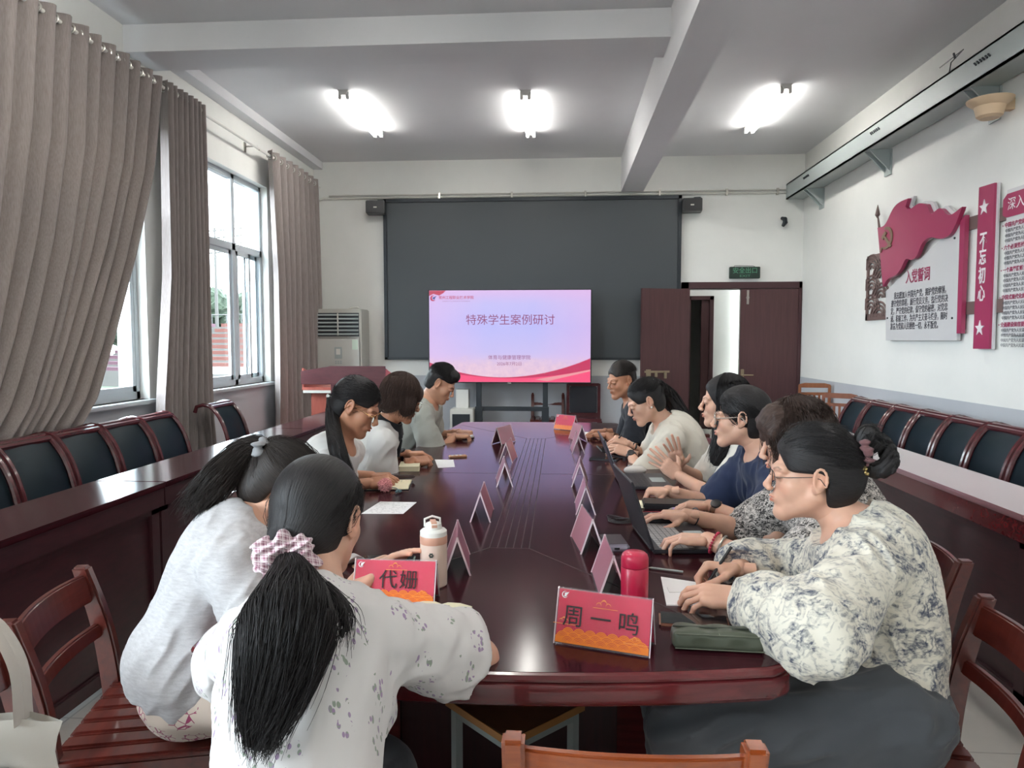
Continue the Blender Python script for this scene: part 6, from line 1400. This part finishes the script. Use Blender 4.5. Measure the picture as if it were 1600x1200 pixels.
# ---- drinks
pk = mat('bottle_cream', srgb('#d9c5b6'), .35, coat=.2); pch = mat('bottle_peach', srgb('#c99a84'), .35)
e = holder('travel_bottle', (-.322, 1.762, TZ), .3, 'cream and peach travel bottle with leaf motif beside the name card', 'bottle')
bm = bmesh.new(); lathe(bm, [(.030, 0), (.034, .004), (.0345, .02), (.0345, .112)], 36); obj('bottle_body', bm, pk, e, smooth=True)
bm = bmesh.new(); lathe(bm, [(.0345, .112), (.0352, .114), (.0352, .13), (.0345, .132)], 36); obj('bottle_ring', bm, pch, e, smooth=True)
bm = bmesh.new(); lathe(bm, [(.0345, .132), (.0342, .143), (.03, .147), (.022, .149), (.020, .162), (.014, .165)], 36); lid = obj('bottle_cap', bm, M['white'], e, smooth=True)
bm = bmesh.new(); bx(bm, -.013, .013, -.022, .024, .149, .168); obj('flip_lid', fixn(bm), pch, lid, bevel=.006)
bm = bmesh.new(); tube(bm, [(-.02, .018, .15), (-.02, .024, .168), (0, .026, .174), (.02, .024, .168), (.02, .018, .15)], .003, 8); obj('carry_loop', bm, M['white'], lid, smooth=True)
lf = mat('leaf_print', srgb('#3f4d44'), .5); bm = bmesh.new()
for a in range(6):
    t = a * PI / 3; cx, cz_ = .004 * math.cos(t), .088 + .004 * math.sin(t); bx(bm, cx - .0022, cx + .0022, -.0352, -.0344, cz_ - .0022, cz_ + .0022, Matrix.Rotation(-.3, 4, 'Z'))
for k, (cx, cz_) in enumerate(((.012, .05), (.01, .058), (.015, .065), (.008, .044))): bx(bm, cx - .001, cx + .001, -.0345, -.0325, cz_ - .002, cz_ + .002, Matrix.Rotation(-.3, 4, 'Z'))
obj('leaf_print', fixn(bm), lf, e)
rdm = mat('thermos_red', srgb('#bf1f45'), .35, coat=.3)
e = holder('thermos', (.182, 1.685, TZ), 0, 'small red thermos flask behind the red name card at right', 'thermos')
bm = bmesh.new(); lathe(bm, [(.030, 0), (.0325, .003), (.033, .01), (.033, .085), (.032, .0865)], 40); obj('flask_body', bm, rdm, e, smooth=True)
bm = bmesh.new(); lathe(bm, [(.0325, .088), (.033, .09), (.0328, .108), (.030, .116), (.024, .121), (.008, .1225)], 40); obj('flask_cap', bm, rdm, e, smooth=True)
# ---- paper, notebooks, pens
def sheet(name, pts, label, m_=None, z=TZ, th=.0006, cat='paper', group=None, lines=0):
    c = np.mean(pts, 0); e_ = obj(name, fixn(prism(bmesh.new(), [(p[0] - c[0], p[1] - c[1]) for p in pts], 0, th)), m_ or M['paper']); e_.location = (c[0], c[1], z); tag(e_, label, cat, group); return e_, c
scr = mat('handwriting_ink', srgb('#6b6a72'), .7)
def writing(parent, x0, x1, y0, y1, rows, z, ang=0, dens=.6, seed=0):
    rg = random.Random(seed); bm = bmesh.new()
    for r_ in range(rows):
        y = y0 + (y1 - y0) * (r_ + .5) / rows; x = x0
        while x < x1:
            l = rg.uniform(.003, .011)
            if rg.random() < dens: bx(bm, x, min(x + l, x1), y - .0006, y + .0006 + rg.uniform(0, .0014), z, z + .0001)
            x += l + .003
    o_ = obj('handwriting', fixn(bm), scr, parent); o_.rotation_euler = (0, 0, ang); return o_
o, c = sheet('paper_sheet', [(-.72, 2.485), (-.567, 2.495), (-.555, 2.68), (-.70, 2.68)], 'handwritten white paper sheet lying in front of the pink pompom notebook'); writing(o, -.065, .06, -.085, .085, 9, .0006)
def notebook(loc_, rz, w_, l_, label, page=M['cream'], cover=None, open_=True, th=.012, cat='notebook', wr=True, seed=1):
    e = holder('notebook', loc_, rz, label, cat); cover = cover or M['dark']
    if open_:
        obj('notebook_cover', fixn(B((-w_, w_, -l_ / 2, l_ / 2, 0, .003))), cover, e)
        for s in (-1, 1):
            bm = bmesh.new(); pts = [(s * .001, .003), (s * w_ * .98, .003), (s * w_ * .98, .006), (s * w_ * .6, th), (s * w_ * .2, th), (s * .001, th * .6)]
            prism(bm, pts, -l_ / 2 + .003, l_ / 2 - .003, 'y'); pg = obj('page_block', fixn(bm), page, e)
        if wr: writing(e, .012, w_ * .6, -l_ / 2 + .015, l_ / 2 - .015, 9, th, seed=seed)
    else:
        obj('notebook_cover', fixn(B((-w_ / 2, w_ / 2, -l_ / 2, l_ / 2, 0, .0015), (-w_ / 2, w_ / 2, -l_ / 2, l_ / 2, th, th + .0015))), cover, e, bevel=.001); obj('page_block', fixn(B((-w_ / 2 + .003, w_ / 2 - .002, -l_ / 2 + .003, l_ / 2 - .003, .0015, th))), page, e)
    return e
notebook((-.285, 1.535, TZ), -.1, .075, .17, 'cream notebook page under the elbow of the sprigged shirt wearer', seed=3)
notebook((-.745, 2.985, TZ), PI / 2 + .12, .10, .2, 'open cream lined notebook with dark pen case on it, by the pink pompom', seed=5)
e = notebook((-.735, 3.39, TZ), .15, .10, .155, 'thick cream notebook before the wearer of the white polo', open_=False, page=M['cream'], cover=M['cream'], th=.022)
o = obj('pen_case', fixn(B((-.052, .052, -.011, .011, 0, .014))), mat('dark_taupe_case', srgb('#57494a'), .4), bevel=.004); o.location = (-.70, 3.09, TZ + .0125); o.rotation_euler = (0, 0, .1); tag(o, 'slim dark pen case lying on the open cream notebook', 'pen case')
# pompom
e = holder('pompom_charm', (-.725, 2.86, TZ), 0, 'pink fluffy pompom charm with blue cord on the edge of the open notebook', 'charm'); bm = bmesh.new(); rg = random.Random(3)
bmesh.ops.create_icosphere(bm, subdivisions=3, radius=.022, matrix=Matrix.Translation((0, 0, .027)))
for k in range(260):
    d = Vector((rg.gauss(0, 1), rg.gauss(0, 1), rg.gauss(0, 1))).normalized(); p = Vector((0, 0, .027)); tube(bm, [p + d * .018, p + d * rg.uniform(.028, .034)], [.0035, .0012], 4)
for v_ in bm.verts: v_.co.z = max(v_.co.z, .0005)
obj('pompom', bm, mat('pink_fluff', srgb('#e6a9ab'), .9), e)
bm = bmesh.new(); tube(bm, bez([(.015, 0, .02), (.04, .02, .012), (.06, .0, .006), (.075, -.02, .006), (.06, -.03, .006)], 16), .0018, 6)
for k in range(5): bmesh.ops.create_icosphere(bm, subdivisions=2, radius=.006, matrix=Matrix.Translation((.06 + .008 * math.cos(k * 2), -.02 + .012 * math.sin(k * 2.2), .008)))
obj('charm_cord', bm, mat('teal_beads', srgb('#4a6a72'), .3), e, smooth=True)
o, c = sheet('paper_sheet', [(-.60, 3.42), (-.52, 3.45), (-.56, 3.66), (-.66, 3.66)], 'small white paper slip beyond the thick cream notebook')
o = obj('wooden_tile', fixn(B((-.05, .05, -.022, .022, 0, .01))), mat('peach_wood', srgb('#c89a78'), .5), bevel=.004); o.location = (-.55, 3.75, TZ); o.rotation_euler = (0, 0, .35); tag(o, 'small peach coloured decorated tile near the white polo wearer hand', 'tile'); obj('tile_pattern', fixn(B(*[(-.035 + .022 * i, -.022 + .022 * i, -.012, .012, .01, .0104) for i in range(3)])), M['white'], o)
e = notebook((-.63, 4.52, TZ), .25, .13, .17, 'white notepad over a dark phone under the hands of the person in grey tee', open_=False, page=M['paper'], cover=M['paper'], th=.008); o_ = e; e.location.z = TZ + .0095
def phone(loc_, rz, label, w_=.074, l_=.152, case=None, scr_=None, tilt=0):
    e = holder('phone', loc_, rz, label, 'phone'); b_ = obj('phone_body', fixn(B((-w_ / 2, w_ / 2, -l_ / 2, l_ / 2, 0, .0085))), case or M['dark'], e, bevel=.004)
    obj('phone_screen', fixn(B((-w_ / 2 + .004, w_ / 2 - .004, -l_ / 2 + .004, l_ / 2 - .004, .0085, .0089))), scr_ or mat('dark_glass', (.012, .013, .016), .06, spec=.7), e)
    obj('camera_bump', fixn(B((w_ / 2 - .034, w_ / 2 - .006, l_ / 2 - .036, l_ / 2 - .006, -.0003, .0005))), M['steel'], b_); return e
phone((-.63, 4.52, TZ), .25 + PI / 2, 'dark phone lying beneath the white notepad of the person in grey tee')
phone((-.487, 1.945, TZ), PI / 2 + .12, 'phone in clear pale green case beyond the pink-red name card', case=mat('clear_green_case', srgb('#8b9a92'), .2))
phone((.30, 1.56, TZ), PI / 2 - .12, 'black screened phone with rose gold rim beside the olive pencil case', case=mat('rose_gold', srgb('#b98a78'), .2, .6))
# olive pencil case
ol = mat('olive_leather', srgb('#4b4f42'), .42, spec=.5); v = coords(ol); bump(ol, noise(ol, v, 60, 5), .35, .0015)
e = holder('pencil_case', (.325, 1.438, TZ), math.radians(-3), 'long olive green leather pencil case at the right near corner of the table', 'pencil case')
f = Field((-.11, -.045, -.004), (.11, .045, .06), .0022); f.add(rbox((0, 0, .0205), (.092, .028, .0195), .012), 0); f.warp(lambda x, y, z: .0016 * np.sin(x * 90 + y * 60) * np.sin(z * 120)); V, Q = f.mesh(); g = Geo(); g.add(V, Q); g.build('leather_body', ol, e)
bm = bmesh.new(); tube(bm, [(-.088, -.029, .036), (.088, -.029, .036)], .0012, 6); tube(bm, [(-.088, -.029, .006), (.088, -.029, .006)], .0012, 6); tube(bm, [(0, -.03, .035), (0, 0, .0405), (0, .03, .035)], .001, 6); obj('stitched_seam', bm, mat('olive_thread', srgb('#5f6253'), .6), e)
bm = bmesh.new(); tube(bm, [(-.09, 0, .0405), (.09, 0, .0405)], .002, 6); obj('zip', bm, mat('zip_dark', srgb('#33362d'), .5), e)
# ---- tissue, pens near the floral blouse
o, c = sheet('folded_paper', [(.255, 1.66), (.40, 1.665), (.41, 1.80), (.27, 1.86)], 'folded white paper under the hands of the floral blouse wearer', th=.003); obj('paper_fold', fixn(B((-.06, .075, -.005, .03, .003, .0045))), M['paper'], o)
def pen(a, b, label, m_=M['black'], r=.0042, tip=True):
    a, b = Vector(a), Vector(b); e = empty('pen', a, 0, label, 'pen'); d = b - a; bm = bmesh.new(); tube(bm, [d * .1, d], r, 10); obj('pen_barrel', bm, m_, e, smooth=True); bm = bmesh.new(); tube(bm, [(0, 0, 0), d * .1], [.0008, r], 10); obj('pen_tip', bm, M['steel'], e, smooth=True); return e
def pen_in(fr_, sd, label, m_=M['black'], l=.14, lean=(0, 0, 0)):
    t = fr_['tips' + sd]; p = (t[0] + t[4]) / 2; W = fr_['W' + sd]; d = nrm((W - p) * A3(1, 1, 0) * .7 + A3(0, 0, .085) + A3(*lean)); a = p - d * .03; k = (a[2] - TZ - .001) / max(d[2], .1); a = p - d * min(.045, max(.015, (p[2] - TZ - .002) / max(d[2], .2))); return pen(tuple(a), tuple(a + d * l), label, m_)
pen_in(fK, 'R', 'dark pen held in the far hand of the floral blouse wearer')
pen((.245, 1.93, TZ + .004), (.335, 1.90, TZ + .004), 'thin grey pen lying by the laptop corner before the floral blouse wearer', M['greymetal'], .003)
# ---- adapter hub
e = holder('adapter_hub', (.165, 2.14, TZ), .12, 'small square silver adapter with dark perforated top beside a name card', 'adapter'); obj('hub_body', fixn(B((-.04, .04, -.06, .06, 0, .022))), mat('lilac_silver', srgb('#a79fac'), .35, .4), e, bevel=.008)
pf = mat('perforated_dark', srgb('#3b3238'), .5); v = coords(pf); vn = voro(pf, v, 260, 'F1', 0); basecol(pf, ramp(pf, vn.outputs[0], [(.2, srgb('#1f1a1e')), (.45, srgb('#5a4f56'))])); obj('hub_grille', fixn(B((-.034, .034, -.053, .053, .022, .0226))), pf, e); obj('hub_port', fixn(B((-.008, .008, -.0605, -.059, .007, .013))), M['black'], e)
# ---- laptops
def laptop(loc_, rz, open_deg, label, deck, keys, scr_lit=False, w_=.31, d_=.215):
    """hinge along local y at x=0; keyboard deck extends to +x (towards its user), the screen stands at x=0 and leans to -x"""
    e = holder('laptop', loc_, rz, label, 'laptop'); dk_ = obj('keyboard_deck', fixn(B((0, d_, -w_ / 2, w_ / 2, .002, .014))), deck, e, bevel=.003)
    kb = []; rows = 6
    for r_ in range(rows):
        n_ = 14
        for k in range(n_): x = .022 + r_ * .0175; y = -w_ / 2 + .014 + k * (w_ - .028) / n_; kb.append((x, x + .0152, y + .001, y + (w_ - .028) / n_ - .001, .014, .0152))
    obj('keyboard', fixn(B(*kb)), keys, e); obj('touchpad', fixn(B((.14, .2, -.05, .05, .014, .0143))), M['greymetal'], e)
    bm = bmesh.new(); a = math.radians(open_deg - 90); bx(bm, -.0035, .0035, -w_ / 2, w_ / 2, 0, d_, Matrix.Translation((0, 0, .012)) @ Matrix.Rotation(-a, 4, 'Y')); sc_ = obj('screen_lid', fixn(bm), deck, e, bevel=.002)
    bm = bmesh.new(); bx(bm, .0036, .0042, -w_ / 2 + .008, w_ / 2 - .008, .012, d_ - .008, Matrix.Translation((0, 0, .012)) @ Matrix.Rotation(-a, 4, 'Y')); obj('laptop_display', fixn(bm), emit('laptop_display', srgb('#b9c6dc'), .35), sc_)
    bm = bmesh.new(); tube(bm, [(0, -w_ / 2 + .02, .011), (0, w_ / 2 - .02, .011)], .006, 8); obj('hinge', bm, M['black'], e); return e
laptop((.262, 3.12, TZ), .03, 112, 'open dark grey laptop before the person with long loose hair', mat('graphite_deck', srgb('#46454a'), .4, .4), mat('grey_keys', srgb('#2e2d31'), .5))
laptop((.262, 2.215, TZ), .10, 108, 'open black laptop with pale keyboard before the person in black and white top', mat('black_deck', srgb('#323136'), .4, .2), mat('pale_keys', srgb('#96928f'), .5))
# ---- mice
mb_ = mat('mousepad_red', srgb('#c02636'), .6)
e = holder('mouse_pad', (.385, 2.50, TZ), .12, 'black mouse pad with red edge beyond the black laptop', 'mouse pad'); obj('pad_base', fixn(B((-.115, .115, -.085, .085, 0, .0025))), mb_, e, bevel=.001); obj('pad_surface', fixn(B((-.108, .108, -.078, .078, .0025, .003))), M['black'], e)
def mouse(loc_, rz, m_, label, wheel=M['greymetal']):
    e = holder('computer_mouse', loc_, rz, label, 'mouse'); f = Field((-.07, -.045, -.004), (.07, .045, .05), .0022); f.add(ell((0, 0, .012), (.055, .031, .024)), 0); f.cut((0, 0, .0005), (0, 0, -1)); V, Q = f.mesh(); g = Geo(); g.add(V, Q); g.build('mouse_shell', m_, e)
    bm = bmesh.new(); tube(bm, [(-.03, -.004, .032), (-.03, .004, .032)], .006, 10); obj('scroll_wheel', bm, wheel, e); return e
mouse((.36, 3.36, TZ), .12, mat('white_gloss', srgb('#e4e0da'), .25, coat=.4), 'white computer mouse beside the dark grey laptop')
mouse((.345, 2.41, TZ + .003), .1, mat('black_mouse', (.02, .02, .022), .4), 'black mouse under the hand of the black and white top wearer')
# ---- black organiser with cream page, lilac pen
e = holder('organiser', (.455, 2.66, TZ), -.05, 'black leather organiser with cream pages before the person in navy tee', 'organiser'); obj('organiser_cover', fixn(B((-.14, .13, -.045, .06, 0, .022))), M['black'], e, bevel=.005); bm = bmesh.new(); prism(bm, [(-.155, -.035), (-.135, -.035), (-.135, .055), (-.175, .055)], .002, .012); obj('page_block', fixn(bm), M['cream'], e)
pen((.40, 2.585, TZ + .012), (.53, 2.60, TZ + .02), 'lilac pen resting along the black organiser', mat('lilac_pen', srgb('#c9a6cc'), .3), .005)
bm = bmesh.new()
for k in range(4): tube(bm, bez([(.27, 2.44, .763), (.22 - .01 * k, 2.47 + .012 * k, .765), (.17, 2.44 + .02 * k, .763), (.2, 2.40 + .01 * k, .764), (.255, 2.42 + .015 * k, .763), (.25, 2.47, .765), (.19 + .01 * k, 2.46, .763)], 30), .0016, 6)
o = obj('coiled_cable', bm, M['black'], smooth=True); tag(o, 'thin black cable coiled on the table beside the mouse pad', 'cable')
# ---- far right: pad, phones and pens
o, c = sheet('notepad', [(.10, 4.60), (.21, 4.60), (.21, 4.80), (.10, 4.80)], 'white notepad by the hands of the person in black shirt', th=.006, cat='notepad')
t_ = fG['tipsL']; pm = np.mean(t_[:4], 0); e = holder('phone', tuple(pm + A3(.01, .01, .008)), .4, 'phone held up in the hand of the cream tee wearer', 'phone'); e.rotation_euler = (.35, .25, .5)
obj('phone_body', fixn(B((-.07, .07, -.036, .036, 0, .008))), M['black'], e, bevel=.003); obj('phone_screen', fixn(B((-.066, .066, -.032, .032, .008, .0084))), mat('phone_glass', (.02, .02, .025), .08), e)
pen_in(fG, 'R', 'dark pen in the far hand of the cream tee wearer')
phone((.235, 3.72, TZ), 1.3, 'dark phone lying flat before the cream tee wearer')
# pens of the writers
# ---- cloth tote bag on the near left chair
e = holder('tote_bag', (-1.03, 1.17, 0), .12, 'cream canvas tote bag with yellow and black print hanging from a chair post', 'bag'); cv = cloth('cream_canvas', srgb('#b5afa6'), .9, 500, .4)
bm = bmesh.new(); rr = []
for k, z in enumerate(np.linspace(.38, .705, 12)):
    w2 = .125 - .012 * math.sin(k * .9); rr.append([bm.verts.new((x * w2, .03 * math.sqrt(max(0, 1 - x * x)) * s_ * (1.2 - z) + .004 * math.sin(9 * x + z * 30), z + .006 * math.sin(5 * x))) for s_ in (-1, 1) for x in (np.linspace(-1, 1, 9) if s_ < 0 else np.linspace(1, -1, 9)[1:-1])])
for a, b in zip(rr, rr[1:]):
    for j in range(len(a)): bm.faces.new((a[j], a[(j + 1) % len(a)], b[(j + 1) % len(b)], b[j]))
bm.faces.new(rr[0]); obj('bag_body', fixn(bm), cv, e, smooth=True)
for s_ in (-1, 1):
    bm = bmesh.new(); tube(bm, bez([(.06, s_ * .012, .70), (.055, s_ * .01, .80), (.02, s_ * .006, .875), (-.01, 0, .888), (-.03, s_ * -.004, .86), (-.06, s_ * .01, .78), (-.07, s_ * .012, .70)], 24), .016, 8, flat=.14); obj('bag_handle', bm, cv, e, smooth=True)
obj('bag_print', fixn(B((-.07, -.02, -.034, -.03, .5, .63))), mat('print_yellow', srgb('#d0a23a'), .8), e); obj('bag_print_dark', fixn(B((-.02, .05, -.034, -.03, .5, .63))), mat('print_charcoal', srgb('#3a3d42'), .8), e)
R_((-.86, 1.19, 0), -PI / 2 + .15, label='red wooden chair at the left frame edge that carries the canvas bag', group=gL)
